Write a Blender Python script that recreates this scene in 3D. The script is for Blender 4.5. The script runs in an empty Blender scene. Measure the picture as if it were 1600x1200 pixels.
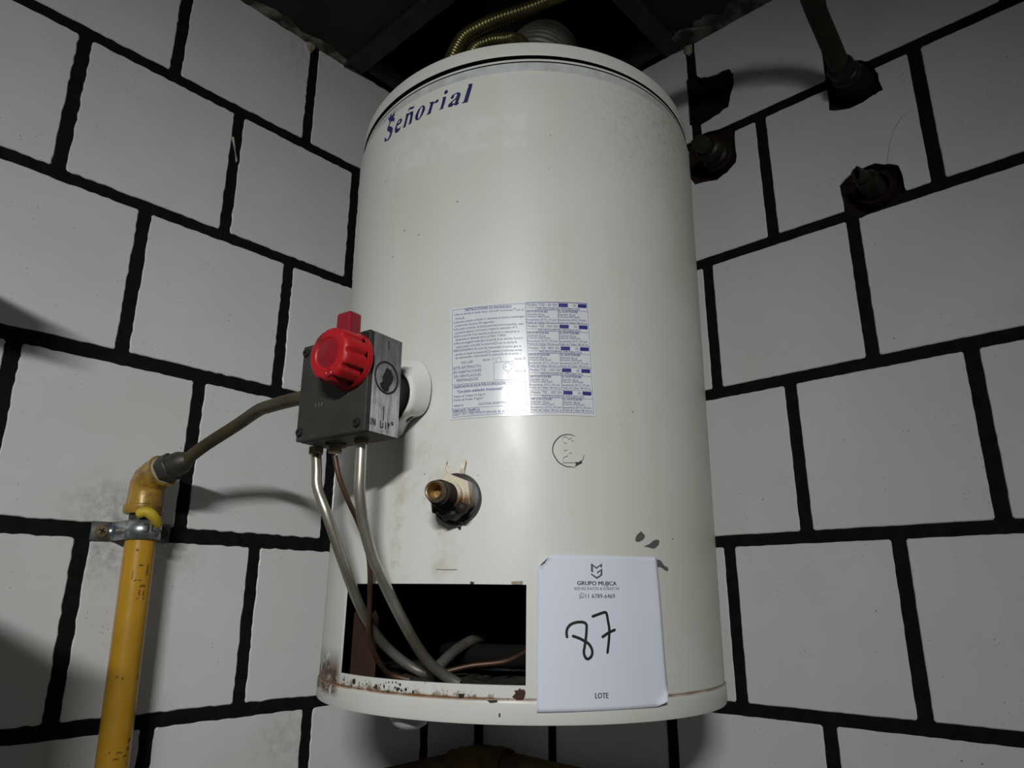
import bpy, bmesh, math, random
from mathutils import Vector, Matrix, noise
from mathutils.geometry import tessellate_polygon
random.seed(7)
PI = math.pi
SC = bpy.context.scene
COL = SC.collection

# ------------------------------------------------------------------ camera
cam_d = bpy.data.cameras.new('camera')
cam = bpy.data.objects.new('camera', cam_d); COL.objects.link(cam)
fw = Vector((-0.706447, -0.64631, 0.288471)); rg = Vector((-0.674356, 0.738401, 0.00291)); up = Vector((0.214888, 0.192476, 0.957484))
cam.matrix_world = Matrix(((rg.x, up.x, -fw.x, 0.950417), (rg.y, up.y, -fw.y, 0.938211), (rg.z, up.z, -fw.z, -0.280458), (0, 0, 0, 1)))
cam_d.sensor_fit = 'HORIZONTAL'; cam_d.sensor_width = 36.0; cam_d.lens = 36.0 * 1112.394 / 1600
cam_d.clip_start = 0.02; cam_d.clip_end = 50
SC.camera = cam

# ------------------------------------------------------------------ world, lamp, exposure
w = bpy.data.worlds.new('world'); SC.world = w; w.use_nodes = True
w.node_tree.nodes['Background'].inputs[0].default_value = (0.8, 0.85, 0.9, 1)
w.node_tree.nodes['Background'].inputs[1].default_value = 0.10
ld = bpy.data.lights.new('louvred_tube_lamp', 'AREA'); lamp = bpy.data.objects.new('louvred_tube_lamp', ld); COL.objects.link(lamp)
ld.shape = 'RECTANGLE'; ld.size = 0.42; ld.size_y = 0.05; ld.spread = math.radians(59); ld.energy = 3.6; ld.color = (0.985, 1.0, 0.975)
_la, _le = math.radians(44.0), math.radians(-18.5)
_n = Vector((-math.cos(_le) * math.cos(_la), -math.cos(_le) * math.sin(_la), math.sin(_le))); _t = Vector((-math.sin(_la), math.cos(_la), 0)); _u = _t.cross(_n)
lamp.matrix_world = Matrix(((_t.x, -_u.x, -_n.x, 2.06), (_t.y, -_u.y, -_n.y, 1.72), (_t.z, -_u.z, -_n.z, 0.44), (0, 0, 0, 1)))
SC.view_settings.view_transform = 'Standard'
try: SC.view_settings.look = 'None'
except Exception: pass
SC.view_settings.gamma = 1.0
SC.view_settings.use_curve_mapping = False
SC.view_settings.exposure = 0.0

# ------------------------------------------------------------------ helpers
def link(name, me, mat=None, parent=None, inv=None):
    o = bpy.data.objects.new(name, me); COL.objects.link(o)
    if mat is not None:
        if isinstance(mat, (list, tuple)):
            for m in mat: me.materials.append(m)
        else: me.materials.append(mat)
    if parent is not None:
        o.parent = parent
        if inv: o.matrix_parent_inverse = inv
    return o
def mk(name, bm, mat=None, parent=None, smooth=False, inv=None, norm=True):
    if norm: bmesh.ops.recalc_face_normals(bm, faces=bm.faces[:])
    me = bpy.data.meshes.new(name); bm.to_mesh(me); bm.free()
    if smooth:
        me.shade_smooth()
        if smooth != 'all': me.set_sharp_from_angle(angle=math.radians(38))
    return link(name, me, mat, parent, inv)
def tag(o, label=None, cat=None, group=None, kind=None):
    if label: o['label'] = label
    if cat: o['category'] = cat
    if group: o['group'] = group
    if kind: o['kind'] = kind
    return o
def empty(name, loc=(0, 0, 0), mat=None):
    o = bpy.data.objects.new(name, None); COL.objects.link(o); o.empty_display_size = 0.05
    if mat is not None: o.matrix_world = mat
    else: o.matrix_world = Matrix.Translation(loc)
    return o
def child_inv(parent):            # children modelled in world coordinates
    return parent.matrix_world.inverted()

def box(bm, lo, hi, bev=0.0):
    vs = [bm.verts.new((x, y, z)) for x in (lo[0], hi[0]) for y in (lo[1], hi[1]) for z in (lo[2], hi[2])]
    fs = [bm.faces.new([vs[i] for i in f]) for f in ((0, 1, 3, 2), (4, 6, 7, 5), (0, 4, 5, 1), (2, 3, 7, 6), (0, 2, 6, 4), (1, 5, 7, 3))]
    if bev:
        es = {e for f in fs for e in f.edges}
        bmesh.ops.bevel(bm, geom=list(es), offset=bev, segments=2, profile=0.5, affect='EDGES')
    return bm
def catmull(P, n=6, closed=False):
    P = [Vector(p) for p in P]
    if len(P) < 3: return P
    out = []
    m = len(P)
    for i in range(m - 1):
        p0 = P[max(i - 1, 0)]; p1 = P[i]; p2 = P[i + 1]; p3 = P[min(i + 2, m - 1)]
        for k in range(n):
            t = k / n
            out.append(0.5 * ((2 * p1) + (p2 - p0) * t + (2 * p0 - 5 * p1 + 4 * p2 - p3) * t * t + (3 * p1 - p0 - 3 * p2 + p3) * t ** 3))
    out.append(P[-1])
    return out
def tube(bm, pts, r, seg=14, cap=True):
    pts = [Vector(p) for p in pts]; n = len(pts)
    rs = r if isinstance(r, (list, tuple)) else [r] * n
    T = []
    for i in range(n):
        a = pts[max(i - 1, 0)]; b = pts[min(i + 1, n - 1)]
        T.append((b - a).normalized())
    u = T[0].orthogonal().normalized(); rings = []
    for i in range(n):
        u = (u - T[i] * u.dot(T[i])).normalized(); v = T[i].cross(u)
        rings.append([bm.verts.new(pts[i] + rs[i] * (math.cos(2 * PI * k / seg) * u + math.sin(2 * PI * k / seg) * v)) for k in range(seg)])
    for i in range(n - 1):
        for k in range(seg):
            bm.faces.new((rings[i][k], rings[i][(k + 1) % seg], rings[i + 1][(k + 1) % seg], rings[i + 1][k]))
    if cap:
        bm.faces.new(rings[0][::-1]); bm.faces.new(rings[-1])
    return bm
def frame(o, zdir, xdir=None):
    z = Vector(zdir).normalized()
    x = Vector(xdir) if xdir is not None else z.orthogonal()
    x = (x - z * x.dot(z)).normalized(); y = z.cross(x)
    return Matrix(((x.x, y.x, z.x, o[0]), (x.y, y.y, z.y, o[1]), (x.z, y.z, z.z, o[2]), (0, 0, 0, 1)))
def lathe(bm, prof, M=Matrix.Identity(4), seg=48, jit=None, rfun=None):
    rings = []
    for r, z in prof:
        if r < 1e-6: rings.append([bm.verts.new(M @ Vector((0, 0, z)))])
        else:
            rings.append([bm.verts.new(M @ Vector(((r * (rfun(2 * PI * k / seg, z) if rfun else 1)) * math.cos(2 * PI * k / seg), (r * (rfun(2 * PI * k / seg, z) if rfun else 1)) * math.sin(2 * PI * k / seg), z))) for k in range(seg)])
    for a, b in zip(rings[:-1], rings[1:]):
        for k in range(seg):
            j = (k + 1) % seg
            if len(a) == 1 and len(b) == 1: continue
            if len(a) == 1: bm.faces.new((a[0], b[j], b[k]))
            elif len(b) == 1: bm.faces.new((a[k], a[j], b[0]))
            else: bm.faces.new((a[k], a[j], b[j], b[k]))
    return bm
def prism(bm, poly, z0, z1, M=Matrix.Identity(4)):
    a = [bm.verts.new(M @ Vector((x, y, z0))) for x, y in poly]; b = [bm.verts.new(M @ Vector((x, y, z1))) for x, y in poly]
    n = len(poly); bm.faces.new(a[::-1]); bm.faces.new(b)
    for i in range(n): bm.faces.new((a[i], a[(i + 1) % n], b[(i + 1) % n], b[i]))
    return bm
def hexa(r, rot=0): return [(r * math.cos(rot + k * PI / 3), r * math.sin(rot + k * PI / 3)) for k in range(6)]

# ------------------------------------------------------------------ materials
class G:
    def __init__(s, name, rough=0.5, metal=0.0, spec=0.5, color=(0.8, 0.8, 0.8), coat=0.0):
        s.m = bpy.data.materials.new(name); s.m.use_nodes = True; s.t = s.m.node_tree; s.N = s.t.nodes; s.L = s.t.links
        s.b = s.N['Principled BSDF']
        s.b.inputs['Roughness'].default_value = rough; s.b.inputs['Metallic'].default_value = metal
        s.b.inputs['Specular IOR Level'].default_value = spec; s.b.inputs['Coat Weight'].default_value = coat
        s.b.inputs['Base Color'].default_value = (*color, 1)
        s.co = None
    def coord(s, kind='Object'):
        n = s.N.new('ShaderNodeTexCoord'); return n.outputs[kind]
    def noise(s, scale, detail=4, rough=0.55, vec=None, stretch=None):
        n = s.N.new('ShaderNodeTexNoise'); n.inputs['Scale'].default_value = scale; n.inputs['Detail'].default_value = detail; n.inputs['Roughness'].default_value = rough
        v = vec if vec is not None else s.coord()
        if stretch:
            mp = s.N.new('ShaderNodeMapping'); mp.inputs['Scale'].default_value = stretch; s.L.new(v, mp.inputs['Vector']); v = mp.outputs[0]
        s.L.new(v, n.inputs['Vector']); return n.outputs['Fac']
    def voro(s, scale, vec=None):
        n = s.N.new('ShaderNodeTexVoronoi'); n.inputs['Scale'].default_value = scale
        s.L.new(vec if vec is not None else s.coord(), n.inputs['Vector']); return n.outputs['Distance']
    def ramp(s, fac, a, b, ca=0.0, cb=1.0):
        n = s.N.new('ShaderNodeMapRange'); n.clamp = True
        n.inputs['From Min'].default_value = a; n.inputs['From Max'].default_value = b; n.inputs['To Min'].default_value = ca; n.inputs['To Max'].default_value = cb
        s.L.new(fac, n.inputs['Value']); return n.outputs[0]
    def math(s, op, a, b=None):
        n = s.N.new('ShaderNodeMath'); n.operation = op
        for i, v in enumerate((a, b)):
            if v is None: continue
            if isinstance(v, (int, float)): n.inputs[i].default_value = v
            else: s.L.new(v, n.inputs[i])
        return n.outputs[0]
    def mix(s, fac, a, b):
        n = s.N.new('ShaderNodeMix'); n.data_type = 'RGBA'
        if isinstance(fac, (int, float)): n.inputs[0].default_value = fac
        else: s.L.new(fac, n.inputs[0])
        for i, v in ((6, a), (7, b)):
            if isinstance(v, tuple): n.inputs[i].default_value = (*v, 1)
            else: s.L.new(v, n.inputs[i])
        return n.outputs[2]
    def color(s, c): s.L.new(c, s.b.inputs['Base Color']); return s
    def rough(s, c): s.L.new(c, s.b.inputs['Roughness']); return s
    def bump(s, h, dist=0.001, strength=0.5):
        n = s.N.new('ShaderNodeBump'); n.inputs['Distance'].default_value = dist; n.inputs['Strength'].default_value = strength
        s.L.new(h, n.inputs['Height']); s.L.new(n.outputs[0], s.b.inputs['Normal']); return s
def noisy(name, c1, c2, scale=20, rough=0.5, metal=0.0, spec=0.5, lo=0.35, hi=0.65, bump=0.0, bscale=None, coat=0.0, stretch=None):
    g = G(name, rough, metal, spec, c1, coat)
    g.color(g.mix(g.ramp(g.noise(scale, stretch=stretch), lo, hi), c1, c2))
    if bump: g.bump(g.noise(bscale or scale * 4), bump, 0.6)
    return g.m
def plain(name, c, rough=0.5, metal=0.0, spec=0.5): return noisy(name, c, tuple(x * 0.86 for x in c), 40, rough, metal, spec)

# glazed tile: white, faint cloudiness, sparse dark specks and grime
g = G('white_glazed_tile', 0.34, 0, 0.45)
world = g.N.new('ShaderNodeNewGeometry').outputs['Position']
base = g.mix(g.ramp(g.noise(9, 3, vec=world), 0.3, 0.75), (0.60, 0.605, 0.605), (0.565, 0.56, 0.55))
spk = g.math('MULTIPLY', g.ramp(g.voro(70, world), 0.05, 0.085, 1, 0), g.ramp(g.noise(16, 2, vec=world), 0.60, 0.66))
base = g.mix(g.math('MULTIPLY', spk, 0.8), base, (0.06, 0.055, 0.05))
spk2 = g.math('MULTIPLY', g.ramp(g.voro(160, world), 0.10, 0.16, 1, 0), g.ramp(g.noise(21, 3, vec=world), 0.57, 0.63))
base = g.mix(g.math('MULTIPLY', spk2, 0.55), base, (0.09, 0.085, 0.075))
def stain(c, r, k):          # a dirty patch that belongs to the wall, round a point
    d = g.N.new('ShaderNodeVectorMath'); d.operation = 'DISTANCE'; g.L.new(world, d.inputs[0]); d.inputs[1].default_value = c
    return g.math('MULTIPLY', g.math('MULTIPLY', g.ramp(d.outputs['Value'], r * 0.2, r, 1, 0), g.ramp(g.noise(75, 5, 0.7, world), 0.40, 0.66)), k)
for c_, r_, k_ in (((0.645, 0, -0.185), 0.06, 0.55), ((0.56, 0, -0.225), 0.05, 0.5), ((0.375, 0, -0.465), 0.06, 0.4), ((0.63, 0, -0.235), 0.05, 0.5), ((0.60, 0, -0.17), 0.05, 0.4), ((0.45, 0, 0.62), 0.10, 0.3)):
    base = g.mix(stain(c_, r_, k_), base, (0.20, 0.165, 0.125))
smu = g.math('MULTIPLY', g.ramp(g.noise(120, 5, 0.7, world), 0.58, 0.72), g.ramp(g.noise(7, 2, vec=world), 0.55, 0.75))
base = g.mix(g.math('MULTIPLY', smu, 0.35), base, (0.16, 0.14, 0.12))
g.color(base); g.rough(g.ramp(g.noise(25, 4, vec=world), 0.3, 0.7, 0.27, 0.42)); g.bump(g.noise(14, 2, vec=world), 0.0012, 0.25)
M_TILE = g.m
M_GROUT = noisy('black_grout', (0.0045, 0.005, 0.0055), (0.008, 0.0085, 0.009), 60, 0.8, 0, 0.08, bump=0.0015, bscale=350)
M_BRICK = noisy('raw_brick_red', (0.010, 0.0055, 0.0045), (0.018, 0.008, 0.0065), 60, 0.9, 0, 0.2, bump=0.004, bscale=150)
M_CEIL = noisy('dark_painted_ceiling', (0.030, 0.030, 0.026), (0.020, 0.020, 0.019), 12, 0.6, 0, 0.3, bump=0.001)
g = G('ceiling_plaster_edge', 0.85, 0, 0.3)
world = g.N.new('ShaderNodeNewGeometry').outputs['Position']
g.color(g.mix(g.ramp(g.noise(38, 5, vec=world), 0.42, 0.62), (0.05, 0.046, 0.037), (0.21, 0.20, 0.175))); g.bump(g.noise(70, vec=world), 0.003, 0.6); M_PLAST = g.m
M_STEEL_D = noisy('dark_steel_trim', (0.045, 0.047, 0.045), (0.022, 0.022, 0.022), 30, 0.45, 0.3, 0.4)
M_RAIL = noisy('sooty_green_rail', (0.030, 0.036, 0.030), (0.012, 0.012, 0.011), 26, 0.6, 0.1, 0.35)
M_VOID = noisy('recess_shade_black', (0.010, 0.009, 0.008), (0.005, 0.005, 0.005), 10, 0.95, 0, 0.1)  # shade of the shaft, first wall hole and burner, put into the colour
M_MORTAR = noisy('cream_mortar', (0.42, 0.37, 0.29), (0.24, 0.2, 0.15), 200, 0.9, 0, 0.2, bump=0.002)
M_ROOM = noisy('room_paint', (0.42, 0.42, 0.40), (0.36, 0.36, 0.34), 4, 0.8, 0, 0.2)
M_FLOOR = noisy('room_floor', (0.20, 0.19, 0.18), (0.14, 0.13, 0.12), 5, 0.6, 0, 0.3)

# heater enamel, in heater coordinates (z = 0 at the bottom edge)
def enamel(name, extras=True):
    g = G(name, 0.36, 0, 0.42)
    oc = g.coord()
    sep = g.N.new('ShaderNodeSeparateXYZ'); g.L.new(oc, sep.inputs[0]); X, Y, Z = sep.outputs
    th = g.math('ARCTAN2', Y, X)            # radians, camera side is 0.7239
    n1 = g.noise(5, 4); base = g.mix(g.ramp(n1, 0.35, 0.7), (0.66, 0.665, 0.635), (0.62, 0.615, 0.565))
    # vertical yellowish streaks
    st = g.math('MULTIPLY', g.ramp(g.noise(16, 3, stretch=(1, 1, 0.12)), 0.52, 0.75), 0.35)
    base = g.mix(st, base, (0.60, 0.56, 0.44))
    if extras:
        # glue residue below the brand lettering
        band = g.math('MULTIPLY', g.math('MULTIPLY', g.ramp(Z, 0.573, 0.579), g.ramp(Z, 0.612, 0.620, 1, 0)), g.math('MULTIPLY', g.ramp(th, -0.13, -0.08), g.ramp(th, 0.725, 0.74, 1, 0)))
        res = g.math('MULTIPLY', band, g.ramp(g.noise(55, 5, 0.7, stretch=(1, 1, 0.7)), 0.42, 0.60, 0.03, 0.34))
        base = g.mix(res, base, (0.78, 0.80, 0.82))
        # brown stain under the valve and above the opening
        vs = g.math('MULTIPLY', g.math('MULTIPLY', g.ramp(th, 0.02, 0.12), g.ramp(th, 0.36, 0.50, 1, 0)), g.math('MULTIPLY', g.ramp(Z, 0.11, 0.13), g.ramp(Z, 0.20, 0.32, 1, 0)))
        base = g.mix(g.math('MULTIPLY', vs, g.ramp(g.noise(34, 5, 0.65), 0.50, 0.72, 0, 0.62)), base, (0.40, 0.30, 0.17))
        # rust creeping up from the bottom seam (strong on the left end)
        seam = g.ramp(Z, 0.021, 0.037, 1, 0)
        side = g.ramp(th, 0.45, 0.80, 1.0, 0.45)
        r1 = g.ramp(g.math('ADD', g.math('MULTIPLY', g.noise(110, 5, 0.7), 0.9), g.math('MULTIPLY', g.math('MULTIPLY', seam, side), 0.40)), 0.74, 0.86)
        r1 = g.math('MULTIPLY', r1, g.math('MULTIPLY', g.ramp(Z, 0.0195, 0.0205), g.ramp(seam, 0.0, 0.2)))
        base = g.mix(g.math('MULTIPLY', r1, 0.85), base, (0.13, 0.050, 0.014))
        lft = g.math('MULTIPLY', g.ramp(th, -0.21, -0.15, 1, 0), g.math('MULTIPLY', g.ramp(Z, 0.055, 0.032), g.ramp(Z, 0.008, 0.014)))
        base = g.mix(g.math('MULTIPLY', lft, g.ramp(g.noise(60, 5, 0.75), 0.36, 0.47)), base, (0.095, 0.042, 0.016))
        hol = g.math('MULTIPLY', g.ramp(g.voro(115), 0.34, 0.40, 1, 0), g.math('MULTIPLY', g.ramp(g.noise(24, 2), 0.48, 0.53), g.math('MULTIPLY', g.math('MULTIPLY', g.ramp(Z, 0.046, 0.038), g.ramp(Z, 0.014, 0.02)), g.ramp(th, 0.36, 0.5, 1, 0))))
        base = g.mix(hol, base, (0.035, 0.022, 0.016))
        line = g.math('MULTIPLY', g.ramp(Z, 0.0225, 0.0212), g.ramp(Z, 0.0185, 0.0200))
        base = g.mix(g.math('MULTIPLY', line, g.ramp(g.noise(30, 4), 0.38, 0.55, 0.35, 0.9)), base, (0.23, 0.11, 0.045))
        # grime on the top right shoulder
        gr = g.math('MULTIPLY', g.math('MULTIPLY', g.ramp(th, 0.9, 1.5), g.ramp(Z, 0.50, 0.66)), g.ramp(g.noise(170, 4, 0.7), 0.50, 0.68))
        base = g.mix(g.math('MULTIPLY', gr, 0.42), base, (0.12, 0.115, 0.09))
        yl = g.math('MULTIPLY', g.ramp(th, 1.15, 1.75), g.ramp(g.noise(9, 4), 0.35, 0.65, 0.1, 0.5))
        base = g.mix(yl, base, (0.44, 0.42, 0.29))
    spk = g.math('MULTIPLY', g.ramp(g.voro(60), 0.045, 0.075, 1, 0), g.ramp(g.noise(11, 2), 0.56, 0.62))
    base = g.mix(g.math('MULTIPLY', spk, 0.85), base, (0.10, 0.085, 0.07))
    g.color(base); g.rough(g.ramp(g.noise(18, 4), 0.3, 0.7, 0.33, 0.44)); g.bump(g.noise(7, 2), 0.0012, 0.22)
    return g.m
M_ENAMEL = enamel('white_enamel')
M_ENAMEL_P = enamel('white_enamel_plain', False)
M_BAND = noisy('greyed_enamel_band', (0.60, 0.62, 0.63), (0.48, 0.49, 0.48), 60, 0.42, 0, 0.4, bump=0.0004)
M_GAP = plain('gap_shade_black', (0.006, 0.006, 0.005), 0.8)  # black stands in for the shade in the lid gap and rim groove
M_INSIDE = noisy('sooty_inside', (0.012, 0.011, 0.010), (0.020, 0.014, 0.011), 30, 0.9, 0, 0.2)
M_RUST = noisy('rusted_baffle', (0.040, 0.018, 0.011), (0.020, 0.011, 0.008), 26, 0.85, 0, 0.2)
M_DEBRIS = noisy('dusty_debris', (0.055, 0.05, 0.042), (0.02, 0.018, 0.015), 60, 0.95, 0, 0.1, bump=0.004, bscale=120)
M_BLUE = plain('blue_ink', (0.018, 0.018, 0.13), 0.45)
M_BLUE2 = plain('blue_print', (0.022, 0.022, 0.20), 0.5)
M_BLUET = plain('blue_small_print', (0.055, 0.06, 0.24), 0.5)
M_LABEL = noisy('label_vinyl', (0.70, 0.72, 0.75), (0.66, 0.68, 0.70), 12, 0.22, 0, 0.5)
M_PAPER = noisy('white_paper', (0.71, 0.735, 0.83), (0.69, 0.715, 0.81), 7, 0.85, 0, 0.25, bump=0.0008, bscale=9)
M_INKG = plain('grey_print', (0.11, 0.11, 0.125), 0.8)
M_INKD = plain('dark_print', (0.022, 0.022, 0.028), 0.8)
M_MARK = plain('marker_ink', (0.012, 0.013, 0.011), 0.6)
M_PENCIL = plain('faded_stamp_ink', (0.035, 0.035, 0.038), 0.7)
M_PENCILF = plain('worn_stamp_ink', (0.33, 0.33, 0.33), 0.7)
M_BARE = plain('bare_grey_metal', (0.115, 0.117, 0.115), 0.5, 0.0)
M_RUSTD = plain('rust_brown', (0.055, 0.022, 0.012), 0.85)
M_CRACK = plain('crack_grey', (0.22, 0.22, 0.215), 0.7)
M_RUSTP = noisy('dark_rust_pit', (0.040, 0.018, 0.010), (0.014, 0.009, 0.007), 200, 0.9)
M_SCUFF = plain('brown_scuff', (0.14, 0.075, 0.012), 0.6)
M_ALU = noisy('dull_aluminium', (0.50, 0.48, 0.42), (0.30, 0.27, 0.21), 30, 0.34, 0.8, 0.5, stretch=(1, 1, 0.4))
M_COPPER = noisy('dark_copper', (0.11, 0.062, 0.040), (0.055, 0.034, 0.022), 40, 0.45, 0.5)
M_BRASSN = noisy('brass_nut', (0.36, 0.29, 0.17), (0.16, 0.12, 0.07), 60, 0.4, 0.7)
g = G('scuffed_cast_metal', 0.42, 0.2, 0.5)
oc = g.coord('Object'); sep = g.N.new('ShaderNodeSeparateXYZ'); g.L.new(oc, sep.inputs[0])
streak = g.ramp(g.noise(45, 5, 0.75, stretch=(5, 5, 0.7)), 0.34, 0.60)
cloud = g.ramp(g.noise(38, 4, 0.6), 0.36, 0.56)
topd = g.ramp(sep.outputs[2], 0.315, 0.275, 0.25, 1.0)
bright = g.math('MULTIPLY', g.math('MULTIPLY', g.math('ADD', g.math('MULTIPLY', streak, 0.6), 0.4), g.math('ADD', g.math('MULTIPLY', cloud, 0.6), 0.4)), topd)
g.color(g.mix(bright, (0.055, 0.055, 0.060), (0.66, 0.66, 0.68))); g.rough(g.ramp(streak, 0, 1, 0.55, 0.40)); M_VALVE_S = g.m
M_VALVE = noisy('dark_cast_metal', (0.060, 0.060, 0.055), (0.040, 0.040, 0.036), 18, 0.5, 0.35, 0.4, bump=0.0004, bscale=200)
g = G('red_plastic', 0.46, 0, 0.4)
gr = g.math('MULTIPLY', g.ramp(g.noise(38, 4), 0.56, 0.72), 0.7)
g.color(g.mix(gr, (0.40, 0.009, 0.014), (0.07, 0.010, 0.010))); M_RED = g.m
M_REDD = plain('deep_red_plastic', (0.25, 0.008, 0.020), 0.34)
M_SCREW = plain('dark_screw', (0.035, 0.035, 0.034), 0.45, 0.6)
g = G('white_escutcheon', 0.25, 0, 0.5, coat=0.3)
g.color(g.mix(g.ramp(g.noise(30, 5, 0.7), 0.56, 0.68, 0, 0.55), (0.74, 0.735, 0.70), (0.33, 0.26, 0.15))); M_ESC = g.m
M_SOOT = noisy('burnt_soot', (0.012, 0.011, 0.010), (0.040, 0.026, 0.017), 60, 0.6, 0.1, 0.4)
g = G('scorched_cream_plastic', 0.45, 0, 0.4)
oc = g.coord(); sep = g.N.new('ShaderNodeSeparateXYZ'); g.L.new(oc, sep.inputs[0])
hz = g.math('ADD', sep.outputs[2], g.math('MULTIPLY', g.math('SUBTRACT', g.noise(60, 4), 0.5), 0.02))
c1 = g.mix(g.ramp(hz, 0.183, 0.194), (0.013, 0.012, 0.011), (0.30, 0.14, 0.05)); g.color(g.mix(g.ramp(hz, 0.190, 0.199), c1, (0.62, 0.55, 0.42))); M_CREAM = g.m
M_BRONZE = noisy('burnt_brass', (0.22, 0.14, 0.075), (0.07, 0.04, 0.025), 90, 0.4, 0.6)
M_BRONZE_I = noisy('bright_brass_bore', (0.42, 0.28, 0.10), (0.22, 0.13, 0.05), 90, 0.4, 0.5)
M_GASKET = noisy('black_rubber', (0.012, 0.012, 0.013), (0.03, 0.03, 0.03), 80, 0.45, 0, 0.4)
g = G('yellow_gas_paint', 0.30, 0, 0.5, coat=0.2)
spk = g.math('MULTIPLY', g.ramp(g.voro(120), 0.10, 0.2, 1, 0), g.ramp(g.noise(20, 3), 0.60, 0.66))
g.color(g.mix(g.math('MULTIPLY', spk, 0.85), g.mix(g.ramp(g.noise(12, 4), 0.35, 0.7), (0.46, 0.240, 0.012), (0.36, 0.190, 0.012)), (0.05, 0.03, 0.012))); g.bump(g.noise(50, 3), 0.0008, 0.4); M_YEL = g.m
g = G('worn_yellow_brass', 0.34, 0.15, 0.5, coat=0.2)
g.color(g.mix(g.ramp(g.noise(45, 5, 0.65), 0.40, 0.62), (0.38, 0.215, 0.030), (0.12, 0.070, 0.020))); g.bump(g.noise(60, 4), 0.0012, 0.5); M_ELB = g.m
M_TAPE = plain('bright_yellow_putty', (0.50, 0.36, 0.02), 0.55)
M_OLIVE = noisy('olive_brown_tube', (0.078, 0.060, 0.030), (0.050, 0.037, 0.020), 30, 0.5, 0.35, 0.4)
M_ADAPT = noisy('dark_adapter', (0.06, 0.055, 0.045), (0.035, 0.03, 0.026), 50, 0.5, 0.3)
M_PTFE = plain('grey_thread_tape', (0.35, 0.34, 0.27), 0.6)
M_GALV = noisy('galvanised_strap', (0.52, 0.55, 0.56), (0.22, 0.24, 0.25), 55, 0.3, 0.85)
M_SCRB = noisy('bronze_screw', (0.34, 0.28, 0.17), (0.18, 0.14, 0.09), 200, 0.4, 0.7)
M_GREENP = noisy('tarnished_green_pipe', (0.030, 0.027, 0.017), (0.017, 0.015, 0.010), 30, 0.5, 0.3, 0.4, bump=0.0006, bscale=150)
M_GREENC = noisy('tarnished_coupling', (0.024, 0.021, 0.015), (0.010, 0.009, 0.007), 60, 0.45, 0.4, 0.4)
M_FLEX = noisy('brass_flex_hose', (0.24, 0.215, 0.09), (0.15, 0.13, 0.055), 20, 0.32, 0.85)
M_DUCT = noisy('sooty_aluminium_duct', (0.15, 0.14, 0.12), (0.06, 0.055, 0.045), 14, 0.5, 0.5)
M_DRAIN = noisy('brown_stained_pipe', (0.19, 0.115, 0.030), (0.05, 0.032, 0.015), 14, 0.5, 0.1, 0.35)
M_CAP = plain('translucent_white_cap', (0.55, 0.55, 0.54), 0.35)
M_SLIVER = plain('pale_chip', (0.55, 0.54, 0.47), 0.7)
M_CAB = noisy('grey_cabinet', (0.35, 0.35, 0.34), (0.30, 0.30, 0.29), 8, 0.6)

# ------------------------------------------------------------------ heater coordinates
CX, CY, ZB, RH, KL = 0.27692, 0.34287, -0.385, 0.23, 0.0103
TH0 = math.radians(41.475)
rt = Vector((-0.674356, 0.738401)).normalized()
_z = Vector((rt.x * KL, rt.y * KL, 1)).normalized(); _x = Vector((1, 0, 0)); _x = (_x - _z * _x.dot(_z)).normalized(); _y = _z.cross(_x)
MH = Matrix(((_x.x, _y.x, _z.x, CX + rt.x * KL * ZB), (_x.y, _y.y, _z.y, CY + rt.y * KL * ZB), (_x.z, _y.z, _z.z, ZB), (0, 0, 0, 1)))
MHI = MH.inverted()
def hc(arc_mm, z_mm, r=RH):       # millimetres along the shell from the middle line, millimetres high -> heater-local point
    th = TH0 + arc_mm / 1000 / RH
    return Vector((r * math.cos(th), r * math.sin(th), z_mm / 1000 - ZB))
def hl(p): return MHI @ Vector(p)

def decal(bm, poly, r, holes=(), thick=0.0, edge=2.2):
    """print on the shell: a polygon (arc mm, z mm), tessellated flat, then wrapped"""
    loops = [[Vector((a, z, 0)) for a, z in p] for p in ([poly] + list(holes))]
    flat = [v for l in loops for v in l]
    vs = [bm.verts.new(hc(v.x, v.y, r)) for v in flat]
    for t in tessellate_polygon(loops):
        try: bm.faces.new([vs[i] for i in t])
        except ValueError: pass
def ribbon_poly(pts, wid):
    """stroke outline quads for a polyline in mm"""
    P = [Vector((a, z)) for a, z in pts]; n = len(P); L = []; Rr = []
    for i in range(n):
        a = P[max(i - 1, 0)]; b = P[min(i + 1, n - 1)]; t = (b - a)
        if t.length < 1e-6: t = Vector((1, 0))
        t.normalize(); nn = Vector((-t.y, t.x)); ww = (wid[i] if isinstance(wid, (list, tuple)) else wid) / 2
        L.append(P[i] + nn * ww); Rr.append(P[i] - nn * ww)
    return L, Rr
def stroke(bm, pts, wid, r, step=2.0, round_cap=False):
    pp = []
    for a, b in zip(pts[:-1], pts[1:]):
        d = math.hypot(b[0] - a[0], b[1] - a[1]); m = max(1, int(d / step))
        for k in range(m): pp.append((a[0] + (b[0] - a[0]) * k / m, a[1] + (b[1] - a[1]) * k / m))
    pp.append(pts[-1])
    L, Rr = ribbon_poly(pp, wid)
    lv = [bm.verts.new(hc(v.x, v.y, r)) for v in L]; rv = [bm.verts.new(hc(v.x, v.y, r)) for v in Rr]
    for i in range(len(pp) - 1): bm.faces.new((lv[i], rv[i], rv[i + 1], lv[i + 1]))
    if round_cap:
        w2 = wid / 2
        for c in (pp[0], pp[-1]):
            bm.faces.new([bm.verts.new(hc(c[0] + w2 * math.cos(k * PI / 5), c[1] + w2 * math.sin(k * PI / 5), r + 1e-5)) for k in range(10)])
def smooth2(pts, n=5): return [(v.x, v.y) for v in catmull([(a, b, 0) for a, b in pts], n)]

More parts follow.
